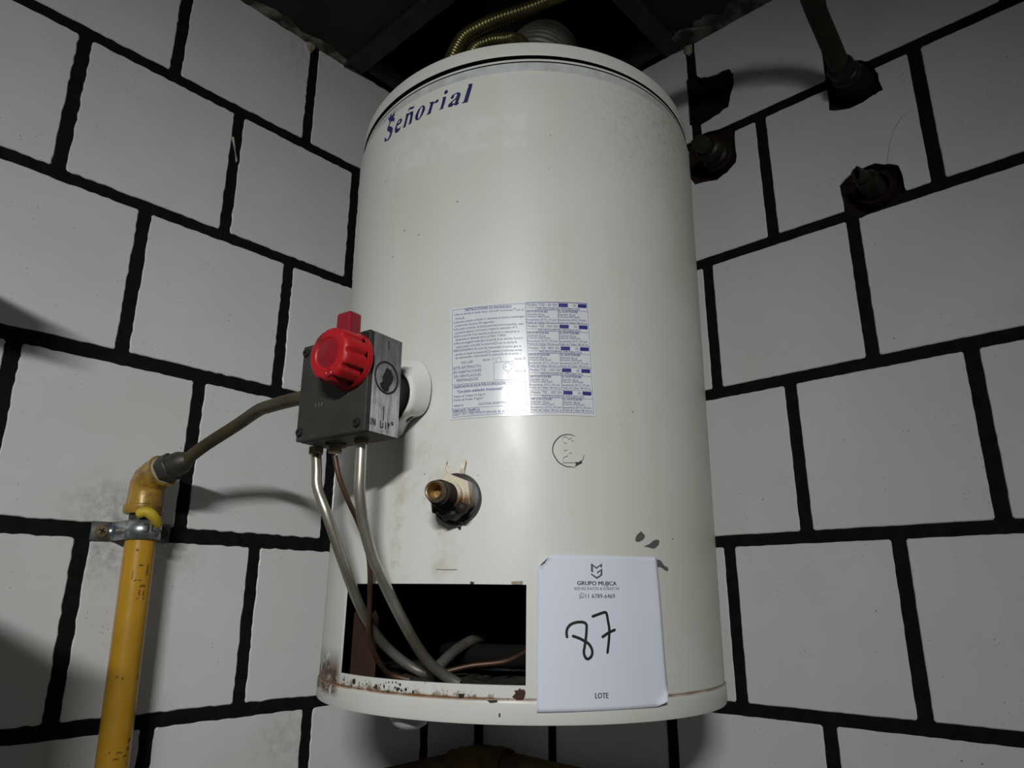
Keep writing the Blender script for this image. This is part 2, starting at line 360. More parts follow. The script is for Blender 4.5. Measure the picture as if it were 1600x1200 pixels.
# text: glyphs of the built-in font are turned into mesh, laid along a line in (arc, z) millimetres and wrapped
_gl = {}
def text_mesh(txts):
    objs = []
    for t in txts:
        if t in _gl: continue
        c = bpy.data.curves.new('t', 'FONT'); c.body = t; c.size = 1.0; c.resolution_u = 2; c.fill_mode = 'FRONT'
        o = bpy.data.objects.new('t', c); COL.objects.link(o); objs.append((t, o, c))
    bpy.context.view_layer.update()
    dg = bpy.context.evaluated_depsgraph_get()
    for t, o, c in objs:
        me = bpy.data.meshes.new_from_object(o.evaluated_get(dg))
        vs = [(v.co.x, v.co.y) for v in me.vertices]; fs = [tuple(p.vertices) for p in me.polygons]
        _gl[t] = (vs, fs); bpy.data.objects.remove(o); bpy.data.curves.remove(c); bpy.data.meshes.remove(me)
def put_text(bm, t, a, b, cap, r, bold=0.0):
    vs, fs = _gl[t]
    x0 = min(v[0] for v in vs); x1 = max(v[0] for v in vs)
    d = Vector((b[0] - a[0], b[1] - a[1])); ln = d.length; d.normalize(); n = Vector((-d.y, d.x))
    sx = ln / (x1 - x0); sy = cap / 0.69
    for off in ([0.0] if not bold else [-bold, bold]):
        nv = []
        for x, y in vs:
            p = Vector(a) + d * ((x - x0) * sx + off) + n * (y * sy)
            nv.append(bm.verts.new(hc(p.x, p.y, r + (0 if off <= 0 else 1e-5))))
        for f in fs:
            try: bm.faces.new([nv[i] for i in f])
            except ValueError: pass

# ------------------------------------------------------------------ measured marks and runs (mm along the shell, mm high; tubes in metres)
LOGO = {'S':[(-182.2,268.1),(-184.2,263.9),(-186.4,260.6),(-185.5,257.5),(-179.1,251.9),(-180.0,248.8),(-182.5,245.9),(-185.3,245.6),(-190.2,251.3),(-191.1,246.3),(-184.8,244.7),(-180.5,244.4),(-176.8,247.3),(-175.2,250.2),(-174.0,253.8),(-175.4,256.9),(-181.8,261.5),(-182.5,263.5),(-180.1,266.3)],'crown':[(-184.3,275.3),(-180.9,271.7),(-177.8,276.9),(-176.1,271.4),(-170.9,275.3),(-170.0,273.7),(-174.0,269.1),(-172.2,267.2),(-172.8,262.3),(-175.2,265.5),(-177.9,266.1),(-182.4,269.4)],'e':[(-157.7,258.5),(-159.9,259.8),(-163.9,259.7),(-167.0,256.4),(-169.8,251.2),(-169.9,248.0),(-167.7,245.8),(-164.2,245.3),(-160.2,246.7),(-158.7,249.4),(-162.3,248.3),(-165.1,249.4),(-165.8,252.1),(-165.4,254.2),(-161.3,253.6),(-158.0,254.8),(-157.0,256.7)],'e_h':[(-165.0,255.4),(-163.7,257.6),(-160.7,258.5),(-159.9,257.2),(-161.1,255.4)],'n1':[(-150.3,261.1),(-145.4,259.7),(-148.2,252.1),(-150.7,245.6),(-155.5,246.2),(-153.7,247.3),(-152.0,252.0),(-150.5,257.8)],'n2':[(-144.3,260.1),(-138.5,259.3),(-138.7,255.2),(-140.7,247.1),(-140.9,245.9),(-146.4,245.7),(-144.6,247.0),(-142.8,253.8),(-143.1,258.1),(-146.1,257.2),(-146.7,257.0),(-145.9,258.7)],'til':[(-148.1,263.5),(-146.8,266.0),(-143.6,267.2),(-140.4,265.5),(-137.4,265.9),(-138.3,263.5),(-141.3,263.4),(-145.1,264.9)],'o':[(-122.6,259.4),(-126.0,259.9),(-130.8,257.3),(-134.5,252.5),(-135.2,248.4),(-132.7,245.7),(-128.5,245.3),(-123.7,249.1),(-120.6,253.6),(-120.5,256.7)],'o_h':[(-124.3,258.5),(-124.0,256.3),(-126.0,250.8),(-128.5,246.6),(-130.2,246.0),(-130.9,248.0),(-130.2,252.5),(-127.9,257.0),(-125.9,258.9)],'r1':[(-114.6,259.5),(-108.6,258.7),(-107.4,256.7),(-109.4,255.2),(-111.5,249.0),(-112.4,246.4),(-118.2,246.1),(-116.4,247.5),(-114.0,252.9),(-112.9,257.4)],'r2':[(-108.0,256.9),(-105.5,258.3),(-102.8,259.4),(-101.7,258.0),(-102.4,256.2),(-104.9,255.6),(-106.9,256.5)],'i':[(-96.6,259.3),(-91.7,258.7),(-93.4,252.4),(-95.2,248.0),(-95.1,246.5),(-101.3,246.3),(-98.8,247.4),(-97.3,252.8),(-96.0,257.6)],'id':[(-94.8,264.9),(-93.7,267.1),(-91.3,267.2),(-90.0,265.6),(-90.7,263.2),(-93.4,262.4),(-94.6,263.3)],'a1':[(-75.4,259.0),(-78.4,259.2),(-84.0,257.9),(-86.0,255.4),(-85.3,253.9),(-83.2,254.1),(-81.6,255.8),(-81.9,257.2),(-79.3,258.3),(-78.2,257.9),(-78.1,255.7),(-79.6,253.2),(-83.8,251.4),(-88.4,248.5),(-89.3,246.7),(-87.7,245.7),(-84.6,245.6),(-82.0,247.0),(-81.3,246.8),(-80.9,245.9),(-79.0,245.4),(-75.6,246.6),(-75.3,247.1),(-76.5,247.4),(-76.3,249.0),(-74.3,253.5),(-73.5,256.7)],'a1_h':[(-79.4,252.2),(-79.6,250.2),(-80.9,247.7),(-84.2,248.6),(-83.7,249.7),(-81.9,251.3)],'l':[(-64.9,266.1),(-59.5,265.9),(-60.7,258.8),(-64.7,246.8),(-64.5,245.7),(-72.1,245.8),(-69.7,247.0),(-66.9,255.4),(-64.1,264.3)]}
NUM = {'a':[(40.9,-312.5),(40.6,-308.4),(42.0,-304.4),(45.5,-301.5),(50.9,-300.1),(55.9,-300.1),(58.7,-301.7),(59.1,-304.9),(58.2,-313.9),(56.9,-320.6),(56.1,-325.5),(57.4,-329.5),(59.7,-330.9),(62.7,-329.1),(64.0,-325.6),(63.1,-321.6),(60.6,-318.2),(57.7,-316.4),(52.7,-313.9),(46.4,-311.8)],'b':[(65.2,-295.0),(70.4,-293.3),(75.7,-291.7),(78.1,-291.7),(79.1,-293.6),(80.2,-300.0),(81.1,-306.0),(80.4,-315.1),(78.7,-325.6)],'c':[(74.3,-312.5),(80.5,-308.9),(86.5,-306.6)]}
EMB = {'m':[(64.4,-248.4),(69.8,-251.9),(75.5,-248.2),(75.5,-251.8),(73.5,-252.1),(73.4,-250.7),(70.0,-253.6),(66.3,-251.0),(66.5,-256.7),(64.3,-255.8)],'g':[(64.3,-257.5),(65.9,-258.2),(69.9,-260.7),(73.7,-258.3),(73.8,-255.1),(70.6,-258.0),(70.2,-256.3),(75.7,-252.8),(75.6,-258.9),(70.0,-262.5),(64.2,-258.6)]}
PTXT = [('GRUPO MUJICA', (51.0, -268.1), (89.8, -267.8), 3.56), ('BIENES RAÍCES & SUBASTAS', (48.3, -272.4), (92.6, -271.6), 2.4), ('11 6789-6469', (58.5, -279.3), (87.9, -279.0), 3.67), ('LOTE', (65.8, -363.2), (78.2, -363.3), 4.5)]
WA = [(55.1,-277.2),(57.1,-277.2)]
PAPER = [(23.8,-243.8),(64.7,-242.6),(136.0,-241.1),(138.2,-243.6),(139.1,-284.8),(141.4,-337.7),(142.4,-365.9),(133.5,-373.1),(70.5,-372.0),(14.1,-373.4),(14.5,-347.0),(14.6,-310.1),(14.2,-256.4),(16.9,-250.5)]
LAB = [(-77.2,5.2),(-49.9,5.7),(-24.2,7.0),(0.9,8.1),(30.7,9.2),(67.8,11.9),(72.4,-108.4),(41.3,-109.2),(8.4,-110.1),(-13.3,-111.1),(-46.4,-112.6),(-72.2,-113.4)]
LTXT = [('INSTRUCCIONES DE ENCENDIDO', (-60.3, 0.6), (-12.1, 1.7), 2.74, 1), ('1-Gire la perilla A hasta hacer coincidir la posición    con la', (-72.8, -3.3), (0.1, -1.5), 2.23, 0), ('marca B.', (-70.7, -7.5), (-60.7, -7.7), 2.23, 0), ('2-Oprima a fondo el botón C, encienda el piloto y manténgalo', (-72.6, -11.9), (1.1, -8.8), 2.23, 0), ('presionado durante 30 segundos.', (-70.4, -15.6), (-29.5, -14.0), 2.23, 0), ('3-Al soltar el botón, el piloto permanecerá encendido, caso', (-72.1, -19.7), (0.2, -16.7), 2.23, 0), ('contrario espere 2 minutos y repita la operación N°2', (-70.7, -23.5), (-6.2, -20.6), 2.23, 0), ('4-Gire la perilla A en sentido antihorario y seleccione la', (-71.8, -27.3), (-3.9, -24.9), 2.23, 0), ('temperatura deseada entre el MIN. Y MAX.', (-69.8, -30.9), (-17.0, -29.0), 2.23, 0), ('5-Para el apagado total gire la perilla A en sentido horario', (-71.5, -35.0), (-0.4, -32.0), 2.23, 0), ('hasta hacer coincidir la posición    con la marca B.', (-68.7, -38.9), (-6.0, -36.4), 2.23, 0), ('REENCENDIDO: En caso de reencender el piloto gire la', (-71.2, -42.8), (-2.0, -40.6), 2.23, 0), ('perilla A hasta la posición    y espere 2 minutos antes', (-69.2, -46.9), (-1.2, -44.7), 2.23, 0), ('de reencender, comenzando la operación en el punto 1.', (-69.1, -50.5), (-1.4, -48.2), 2.23, 0), ('NO USE', (-62.4, -56.3), (-50.4, -55.9), 2.84, 0), ('ESTE ARTEFACTO', (-70.7, -61.7), (-42.0, -60.8), 2.84, 0), ('EN HABITACIONES', (-70.5, -66.2), (-41.5, -65.2), 2.84, 0), ('SIN VENTILACION', (-69.8, -70.6), (-41.7, -69.8), 2.84, 0), ('PERMANENTE', (-66.9, -74.7), (-44.5, -74.3), 2.84, 0), ('Botón  C', (-39.8, -54.5), (-28.7, -53.9), 2.23, 0), ('Perilla  A', (-8.0, -54.5), (2.5, -53.4), 2.23, 0), ('Marca  B', (-7.3, -66.9), (2.8, -66.5), 2.23, 0), ('CALENTADOR DE AGUA POR ACUMULACION', (-69.9, -81.4), (-17.1, -79.6), 2.84, 1), ('"Con piloto analizador incorporado"', (-65.9, -86.4), (-19.4, -84.7), 2.84, 1), ('Presión de Trabajo: 4,5 Kg/cm²', (-69.3, -91.0), (-36.3, -90.0), 2.23, 0), ('Presión de Prueba: 9 Kg/cm²', (-69.1, -94.5), (-38.5, -93.9), 2.23, 0), ('SERIE N°', (-68.9, -100.5), (-58.3, -100.2), 2.03, 0), ('INDUSTRIA ARGENTINA', (-43.2, -100.0), (-15.7, -98.7), 2.23, 0), ('FABRICANTE:  TALAME S.A.', (-69.3, -105.9), (-41.6, -105.1), 2.44, 1), ('Calle F. 1231, (1842) MONTE GRANDE, Bs. As. Tel. 11-4290-0906', (-69.1, -109.5), (4.0, -106.7), 2.23, 0), ('Modelo: TSZ - 50 GN', (2.9, 3.6), (34.1, 4.6), 2.44, 0), ('GL', (50.8, 5.6), (54.7, 6.0), 2.23, 0), ('MATRICULAS DE APROBACION', (14.0, -0.2), (57.4, 1.8), 2.44, 0), ('GN: 01-0719-03-003', (2.9, -3.4), (24.3, -3.1), 2.23, 1), ('Capacidad: 50 Lts.', (3.0, -6.3), (21.5, -6.1), 2.03, 0), ('Consumo: 5000 Kcal/h', (3.0, -8.9), (26.2, -8.5), 2.03, 0), ('Recuperación (20°C): 170 Lts/h', (3.0, -12.3), (33.5, -11.6), 2.03, 0), ('Presión de Trabajo: 180 mm c.a.', (3.0, -15.3), (34.3, -14.6), 2.03, 0), ('GL: 03-0719-03-003', (35.2, -2.4), (55.8, -1.3), 2.23, 1), ('Capacidad: 50 Lts.', (35.2, -5.4), (53.0, -4.5), 2.03, 0), ('Consumo: 4700 Kcal/h', (35.2, -7.9), (57.6, -6.7), 2.03, 0), ('Recuperación (20°C): 170 Lts/h', (35.2, -11.3), (64.6, -9.4), 2.03, 0), ('Presión de Trabajo: 180 mm c.a.', (35.2, -14.4), (65.4, -12.4), 2.03, 0), ('Modelo: TSZ - 50C GN', (4.1, -19.5), (35.0, -18.5), 2.44, 0), ('GL', (51.6, -17.6), (55.5, -17.3), 2.23, 0), ('MATRICULAS DE APROBACION', (15.1, -23.3), (58.2, -21.4), 2.44, 0), ('GN: 01-0719-03-004', (4.1, -26.4), (25.3, -26.1), 2.23, 1), ('Capacidad: 50 Lts.', (4.1, -29.3), (22.5, -29.0), 2.03, 0), ('Consumo: 5500 Kcal/h', (4.2, -31.8), (27.2, -31.4), 2.03, 0), ('Recuperación (20°C): 170 Lts/h', (4.2, -35.1), (34.4, -34.4), 2.03, 0), ('Presión de Trabajo: 180 mm c.a.', (4.2, -38.1), (35.2, -37.3), 2.03, 0), ('GL: 03-0719-03-004', (36.1, -25.4), (56.5, -24.4), 2.23, 1), ('Capacidad: 50 Lts.', (36.1, -28.3), (53.7, -27.6), 2.03, 0), ('Consumo: 4700 Kcal/h', (36.1, -30.8), (58.3, -29.7), 2.03, 0), ('Recuperación (20°C): 170 Lts/h', (36.1, -34.2), (65.3, -32.4), 2.03, 0), ('Presión de Trabajo: 180 mm c.a.', (36.1, -37.2), (66.1, -35.3), 2.03, 0), ('Modelo: TSZ - 85C GN', (5.5, -42.8), (36.2, -41.8), 2.44, 0), ('GL', (52.6, -41.0), (56.4, -40.6), 2.23, 0), ('MATRICULAS DE APROBACION', (16.4, -46.4), (59.1, -44.7), 2.44, 0), ('GN: 01-0719-03-005', (5.5, -49.5), (26.5, -49.2), 2.23, 1), ('Capacidad: 85 Lts.', (5.5, -52.3), (23.7, -52.1), 2.03, 0), ('Consumo: 6000 Kcal/h', (5.5, -54.8), (28.4, -54.4), 2.03, 0), ('Recuperación (20°C): 170 Lts/h', (5.6, -58.1), (35.5, -57.4), 2.03, 0), ('Presión de Trabajo: 180 mm c.a.', (5.6, -61.0), (36.3, -60.3), 2.03, 0), ('GL: 03-0719-03-005', (37.3, -48.6), (57.5, -47.7), 2.23, 1), ('Capacidad: 85 Lts.', (37.2, -51.4), (54.7, -50.8), 2.03, 0), ('Consumo: 4700 Kcal/h', (37.2, -53.9), (59.3, -52.9), 2.03, 0), ('Recuperación (20°C): 170 Lts/h', (37.2, -57.2), (66.2, -55.6), 2.03, 0), ('Presión de Trabajo: 180 mm c.a.', (37.2, -60.1), (66.9, -58.5), 2.03, 0), ('Modelo: TSZ - 120C GN', (6.8, -65.6), (37.3, -64.7), 2.44, 0), ('GL', (53.5, -63.9), (57.4, -63.6), 2.23, 0), ('MATRICULAS DE APROBACION', (17.7, -69.2), (60.0, -67.6), 2.44, 0), ('GN: 01-0719-03-006', (6.9, -72.2), (27.7, -71.9), 2.23, 1), ('Capacidad: 120 Lts.', (6.9, -75.0), (24.9, -74.8), 2.03, 0), ('Consumo: 6000 Kcal/h', (6.9, -77.4), (29.6, -77.0), 2.03, 0), ('Recuperación (20°C): 170 Lts/h', (6.9, -80.6), (36.6, -80.0), 2.03, 0), ('Presión de Trabajo: 180 mm c.a.', (6.9, -83.5), (37.4, -82.8), 2.03, 0), ('GL: 03-0719-03-006', (38.4, -71.3), (58.4, -70.5), 2.23, 1), ('Capacidad: 120 Lts.', (38.3, -74.1), (55.7, -73.5), 2.03, 0), ('Consumo: 4700 Kcal/h', (38.3, -76.5), (60.2, -75.6), 2.03, 0), ('Recuperación (20°C): 170 Lts/h', (38.3, -79.8), (67.1, -78.3), 2.03, 0), ('Presión de Trabajo: 180 mm c.a.', (38.3, -82.6), (67.8, -81.2), 2.03, 0), ('Modelo: TSZ - 150C GN', (8.2, -88.6), (38.3, -87.7), 2.44, 0), ('GL', (54.5, -87.0), (58.3, -86.7), 2.23, 0), ('MATRICULAS DE APROBACION', (18.9, -92.1), (60.9, -90.7), 2.44, 0), ('GN: 01-0719-03-007', (8.2, -95.1), (28.8, -94.8), 2.23, 1), ('Capacidad: 150 Lts.', (8.2, -97.8), (26.1, -97.6), 2.03, 0), ('Consumo: 6500 Kcal/h', (8.2, -100.2), (30.7, -99.8), 2.03, 0), ('Recuperación (20°C): 170 Lts/h', (8.2, -103.3), (37.7, -102.7), 2.03, 0), ('Presión de Trabajo: 180 mm c.a.', (8.3, -106.1), (38.4, -105.5), 2.03, 0), ('GL: 03-0719-03-007', (39.4, -94.2), (59.4, -93.6), 2.23, 1), ('Capacidad: 150 Lts.', (39.4, -97.0), (56.6, -96.5), 2.03, 0), ('Consumo: 4700 Kcal/h', (39.4, -99.4), (61.1, -98.6), 2.03, 0), ('Recuperación (20°C): 170 Lts/h', (39.4, -102.5), (67.9, -101.3), 2.03, 0), ('Presión de Trabajo: 180 mm c.a.', (39.3, -105.3), (68.7, -104.1), 2.03, 0)]
LBOX = [[(35.5,7.9),(45.2,8.4),(45.2,4.3),(35.6,3.7)],[(55.8,8.9),(65.3,9.6),(65.4,5.5),(55.9,4.8)],[(36.4,-15.3),(46.1,-14.9),(46.0,-18.9),(36.5,-19.4)],[(56.6,-14.4),(66.0,-13.8),(66.0,-17.8),(56.7,-18.4)],[(37.6,-38.6),(47.1,-38.3),(47.1,-42.2),(37.6,-42.7)],[(57.6,-37.8),(66.9,-37.3),(66.9,-41.2),(57.6,-41.7)],[(38.6,-61.6),(48.1,-61.2),(48.1,-65.1),(38.7,-65.5)],[(58.5,-60.8),(67.8,-60.4),(67.8,-64.3),(58.6,-64.7)],[(39.7,-84.6),(49.1,-84.4),(49.1,-88.1),(39.8,-88.5)],[(59.4,-84.0),(68.6,-83.7),(68.7,-87.5),(59.5,-87.8)]]
LLIN = [[(2.1,1.7),(35.3,2.7)],[(2.4,-1.3),(66.2,1.7)],[(2.3,7.4),(66.3,10.7)],[(34.7,-0.5),(35.4,-14.6)],[(3.3,-21.4),(36.2,-20.4)],[(3.5,-24.4),(66.8,-21.5)],[(3.5,-15.8),(67.0,-12.7)],[(35.6,-23.5),(36.3,-37.4)],[(4.7,-44.6),(37.3,-43.6)],[(4.9,-47.5),(67.7,-44.9)],[(4.9,-39.1),(67.9,-36.2)],[(36.7,-46.7),(37.4,-60.3)],[(6.1,-67.4),(38.4,-66.5)],[(6.3,-70.3),(68.6,-67.8)],[(6.2,-62.0),(68.8,-59.4)],[(37.8,-69.5),(38.5,-82.9)],[(7.4,-90.3),(39.5,-89.5)],[(7.6,-93.2),(69.4,-91.0)],[(7.6,-85.1),(69.6,-82.6)],[(38.9,-92.4),(39.6,-105.6)],[(-74.7,3.1),(-35.7,4.5)],[(-35.7,4.5),(1.5,6.4)],[(1.5,6.6),(66.3,10.4)],[(-74.7,3.1),(-69.9,-111.1)],[(-69.9,-111.1),(-32.0,-109.6)],[(-32.0,-109.6),(8.4,-107.5)],[(8.4,-107.5),(70.7,-105.4)],[(66.1,10.4),(70.7,-105.4)],[(1.5,6.6),(5.0,-51.1)],[(5.0,-51.1),(8.4,-107.5)],[(-71.3,-77.5),(-32.7,-76.7)],[(-32.7,-76.7),(3.8,-75.1)],[(-70.3,-102.6),(-32.2,-101.7)],[(-32.2,-101.7),(5.6,-100.3)],[(-69.2,-106.8),(-41.6,-105.9)],[(-28.9,-56.5),(-9.7,-55.4)],[(-9.7,-55.4),(-9.4,-74.8)],[(-9.4,-74.8),(-28.5,-74.6)],[(-28.5,-74.6),(-28.9,-56.5)],[(-26.8,-55.9),(-26.8,-51.9)],[(-26.8,-51.9),(-22.2,-51.6)],[(-22.2,-51.6),(-21.4,-55.6)],[(-14.9,-77.6),(3.3,-76.9)],[(3.3,-76.9),(3.7,-98.8)],[(3.7,-98.8),(-14.4,-99.5)],[(-14.4,-99.5),(-14.9,-77.6)],[(-14.5,-89.6),(3.6,-89.0)]]
LCIR = [[(-15.1,-61.2),(-10.7,-61.2)],[(-17.1,-61.3),(-16.4,-61.4)],[(-27.3,-36.2),(-26.0,-36.3)],[(-35.3,-44.7),(-33.9,-44.8)],[(-9.0,0.4),(-8.1,0.3)],[(-14.8,-67.4),(-14.2,-67.5)]]
STAMP = [(51.1,-129.7),(47.4,-128.4),(43.0,-128.3),(38.5,-129.4),(34.5,-132.2),(30.8,-136.8),(29.3,-141.2),(29.1,-145.2),(30.7,-149.8),(34.0,-154.8),(38.3,-157.9),(42.7,-159.6),(47.1,-159.7),(50.8,-160.2)]
STAMP2 = [(60.1,-147.3),(58.8,-151.0),(57.2,-154.3),(54.5,-156.6),(50.8,-158.7)]
STAMPB = [(50.1,-155.0),(54.6,-154.8),(56.1,-153.3),(58.1,-153.5),(57.5,-155.6),(50.8,-158.9),(51.9,-156.3)]
STAMPL = [[(39.2,-134.3),(39.1,-131.7),(40.4,-130.8),(42.9,-130.8),(44.4,-132.6),(46.6,-132.5)],[(39.6,-135.7),(41.4,-137.1),(42.9,-136.9)],[(39.5,-141.9),(39.9,-144.1),(42.1,-144.2),(43.4,-143.1)],[(38.9,-156.1),(38.9,-152.1),(40.6,-150.4),(43.5,-149.4),(44.3,-148.0)],[(38.9,-156.1),(44.2,-155.7),(50.1,-155.7)],[(45.0,-146.5),(48.0,-146.0)],[(47.4,-133.6),(49.6,-134.6)],[(46.6,-132.2),(47.8,-131.0)]]
CHIPS = [[(120.3,-217.0),(123.4,-219.7),(124.8,-221.3),(122.0,-224.7),(116.6,-226.9),(112.9,-225.9),(114.8,-220.9)],[(122.8,-230.8),(129.5,-228.6),(136.6,-224.4),(142.6,-224.2),(142.3,-228.0),(136.2,-232.2),(128.3,-231.5)],[(137.2,-242.4),(143.7,-243.5),(148.3,-247.9),(154.0,-249.9),(153.0,-252.9),(149.3,-252.3),(143.8,-249.6),(137.7,-249.0)]]
DOTS = [[(-54.5,-361.1),(-48.5,-360.9),(-49.6,-364.3),(-53.3,-364.8)],[(-28.4,-365.2),(-19.4,-364.6),(-19.3,-366.4),(-25.3,-367.1)],[(-18.0,-375.2),(-16.6,-375.2),(-16.5,-378.2),(-17.9,-378.2)],[(-46.5,-266.2),(-42.6,-266.7),(-43.4,-268.6),(-46.4,-268.4)]]
CREAM = [(-8.9,-265.8),(1.5,-265.3),(1.5,-268.1),(-8.4,-268.6)]
RUSTSPOT = [(-1.0,-360.5)]
ESC = [(-124.2,-45.2),(-115.7,-46.6),(-103.3,-52.7),(-95.7,-66.0),(-93.5,-79.8),(-95.6,-96.3),(-102.6,-105.5),(-113.3,-108.2),(-119.4,-113.5),(-125.4,-122.7),(-131.9,-127.2)]
OPEN = [(-51.2740846442186,-0.2670461862935253),(1.150799520298328,-0.2687057363924684),(1.3110504454328193,-0.3544072270857528),(-51.36255394698332,-0.35190928279849026)]
NIP = (-15.504401338312732,-0.19102694153850655)
GHOST = [(-218.2,230.5),(-98.2,235.7),(3.0,233.5),(3.2,198.9),(-88.1,194.9),(-187.8,185.8)]
PITS = [(-193.8,-358.5,1.16),(-193.0,-356.3,0.65),(-186.5,-360.1,0.8),(-175.3,-358.5,2.32),(-166.7,-358.9,0.65),(-161.1,-359.6,0.58),(-155.8,-359.2,0.8),(-151.9,-357.5,0.43),(-142.3,-360.7,1.74),(-144.9,-361.5,1.01),(-136.7,-358.2,0.72),(-132.0,-359.6,1.23),(-129.9,-356.1,0.51),(-126.5,-355.5,0.72),(-122.2,-355.3,0.72),(-118.0,-354.9,0.72),(-113.2,-356.8,1.09),(-119.0,-359.5,0.94),(-116.1,-360.7,1.45),(-111.5,-361.4,1.16),(-106.7,-360.5,1.3),(-98.8,-362.0,1.16),(-127.3,-363.1,1.01),(-157.8,-356.5,0.36),(-113.9,-360.2,0.94),(-132.7,-357.3,0.43),(-137.5,-361.4,0.58),(-115.6,-355.9,0.51)]
TA = [(0.5738,0.3344,-0.1425),(0.5739,0.3386,-0.1626),(0.5729,0.3406,-0.1793),(0.5668,0.3499,-0.2038),(0.5468,0.352,-0.246),(0.5239,0.3452,-0.279),(0.5018,0.336,-0.3019),(0.4866,0.3316,-0.3156),(0.4663,0.3274,-0.3305),(0.4466,0.3318,-0.3447),(0.4319,0.3423,-0.3536),(0.4166,0.3528,-0.3582)]
TB = [(0.5682,0.4007,-0.1434),(0.5673,0.4002,-0.1688),(0.5655,0.3989,-0.1889),(0.557,0.3958,-0.2156),(0.5439,0.3946,-0.2444),(0.5358,0.3946,-0.2572),(0.5178,0.3926,-0.2813),(0.5013,0.3935,-0.3046),(0.4812,0.3914,-0.3269),(0.4655,0.3925,-0.3418),(0.449,0.3956,-0.353),(0.4388,0.4011,-0.359)]
TC = [(0.573,0.3659,-0.1515),(0.5678,0.3681,-0.1718),(0.5558,0.3678,-0.1922),(0.5411,0.3634,-0.2087),(0.5309,0.366,-0.231),(0.524,0.3648,-0.2515),(0.5146,0.3554,-0.2837),(0.5049,0.3431,-0.3105),(0.4918,0.3346,-0.329),(0.4765,0.3306,-0.346),(0.4613,0.3272,-0.355),(0.4469,0.3383,-0.3595)]
TD = [(0.4363,0.3572,-0.3553),(0.4262,0.3572,-0.3475),(0.4016,0.3522,-0.3355),(0.3768,0.3486,-0.3264),(0.3519,0.3453,-0.3215),(0.3269,0.3442,-0.3203)]
TE = [(0.4411,0.3869,-0.3489),(0.4248,0.404,-0.3436),(0.402,0.4256,-0.3402),(0.3835,0.4337,-0.3336),(0.3671,0.4365,-0.327)]

# ================================================================== SETTING
ZC = 0.640            # ceiling underside
ZF = -1.75            # floor
XM = 3.0
class Rnd:
    def __init__(s, k): s.r = random.Random(k)
    def j(s, a): return s.r.uniform(-a, a)
def tile_mesh(wall, s0, s1, z0, z1, amp, seed, n=26):
    """one tile: ragged outline, bevelled glazed face flush with the wall plane; s = distance from the corner"""
    rn = Rnd(seed); rc = 0.0022
    pts = []
    def side(a, b, nx, nz):
        m = n if amp > 0 else 1
        for k in range(m):
            t = k / m
            if k == 0: t = rc / max(rc * 3, (Vector(b) - Vector(a)).length)
            p = Vector(a).lerp(Vector(b), t); q = rn.j(amp) if k else 0
            pts.append((p.x + nx * q, p.y + nz * q))
        p = Vector(a).lerp(Vector(b), 1 - rc / max(rc * 3, (Vector(b) - Vector(a)).length)); pts.append((p.x, p.y))
    side((s0, z0), (s1, z0), 0, 1); side((s1, z0), (s1, z1), 1, 0); side((s1, z1), (s0, z1), 0, 1); side((s0, z1), (s0, z0), 1, 0)
    bm = bmesh.new(); cs, cz = (s0 + s1) / 2, (z0 + z1) / 2
    lift = rn.j(0.0002)
    def P(s, z, d): return (s, d, z) if wall == 'L' else (d, s, z)
    rings = []
    tx, tz = rn.j(0.0016), rn.j(0.0016)
    for d, ins in ((-0.004, 0), (-0.0010, 0), (0.0, 0.0011)):
        ring = []
        for s, z in pts:
            fs = 1 - ins / max(abs(s1 - s0) / 2, 0.004); fz = 1 - ins / max(abs(z1 - z0) / 2, 0.004)
            ring.append(bm.verts.new(P(cs + (s - cs) * fs, cz + (z - cz) * fz, d + lift + (0 if d < -0.002 else tx * (s - cs) + tz * (z - cz)))))
        rings.append(ring)
    N = len(pts)
    for a, b in zip(rings[:-1], rings[1:]):
        for k in range(N): bm.faces.new((a[k], a[(k + 1) % N], b[(k + 1) % N], b[k]))
    bm.faces.new(rings[-1]); bm.faces.new(rings[0][::-1])
    return bm

# walls: black grout slab, the tiles are its parts
bm = bmesh.new(); box(bm, (-0.15, -0.15, ZF), (XM, -0.0016, ZC + 0.01)); wall_left = tag(mk('wall_left', bm, M_GROUT), kind='structure')
bm = bmesh.new(); box(bm, (-0.15, -0.0016, ZF), (-0.0016, XM, ZC + 0.01)); wall_right = tag(mk('wall_right', bm, [M_GROUT, M_BRICK]), kind='structure')
PH = 0.2145; PW = 0.2157
rowsL = [(0.4466, 0.6385, 0.4322), (0.2319, 0.4301, 0.5470), (0.0181, 0.2159, 0.4400), (-0.1956, 0.0, 0.5532), (-0.4120, -0.2144, 0.4478), (-0.6280, -0.4285, 0.5593)]
rowsR = [(0.4475, 0.6385, 0.4815), (0.2317, 0.4318, 0.5877), (0.0188, 0.2160, 0.4805), (-0.1953, 0.0025, 0.5871), (-0.4103, -0.2112, 0.4781), (-0.6250, -0.4261, 0.5872)]
for rows in (rowsL, rowsR):
    while rows[-1][0] > ZF + 0.2:
        a = rows[-1]; rows.append((a[0] - PH, a[0] - 0.0165, a[2] + (PW / 2 if len(rows) % 2 else -PW / 2)))
tiles_R = []
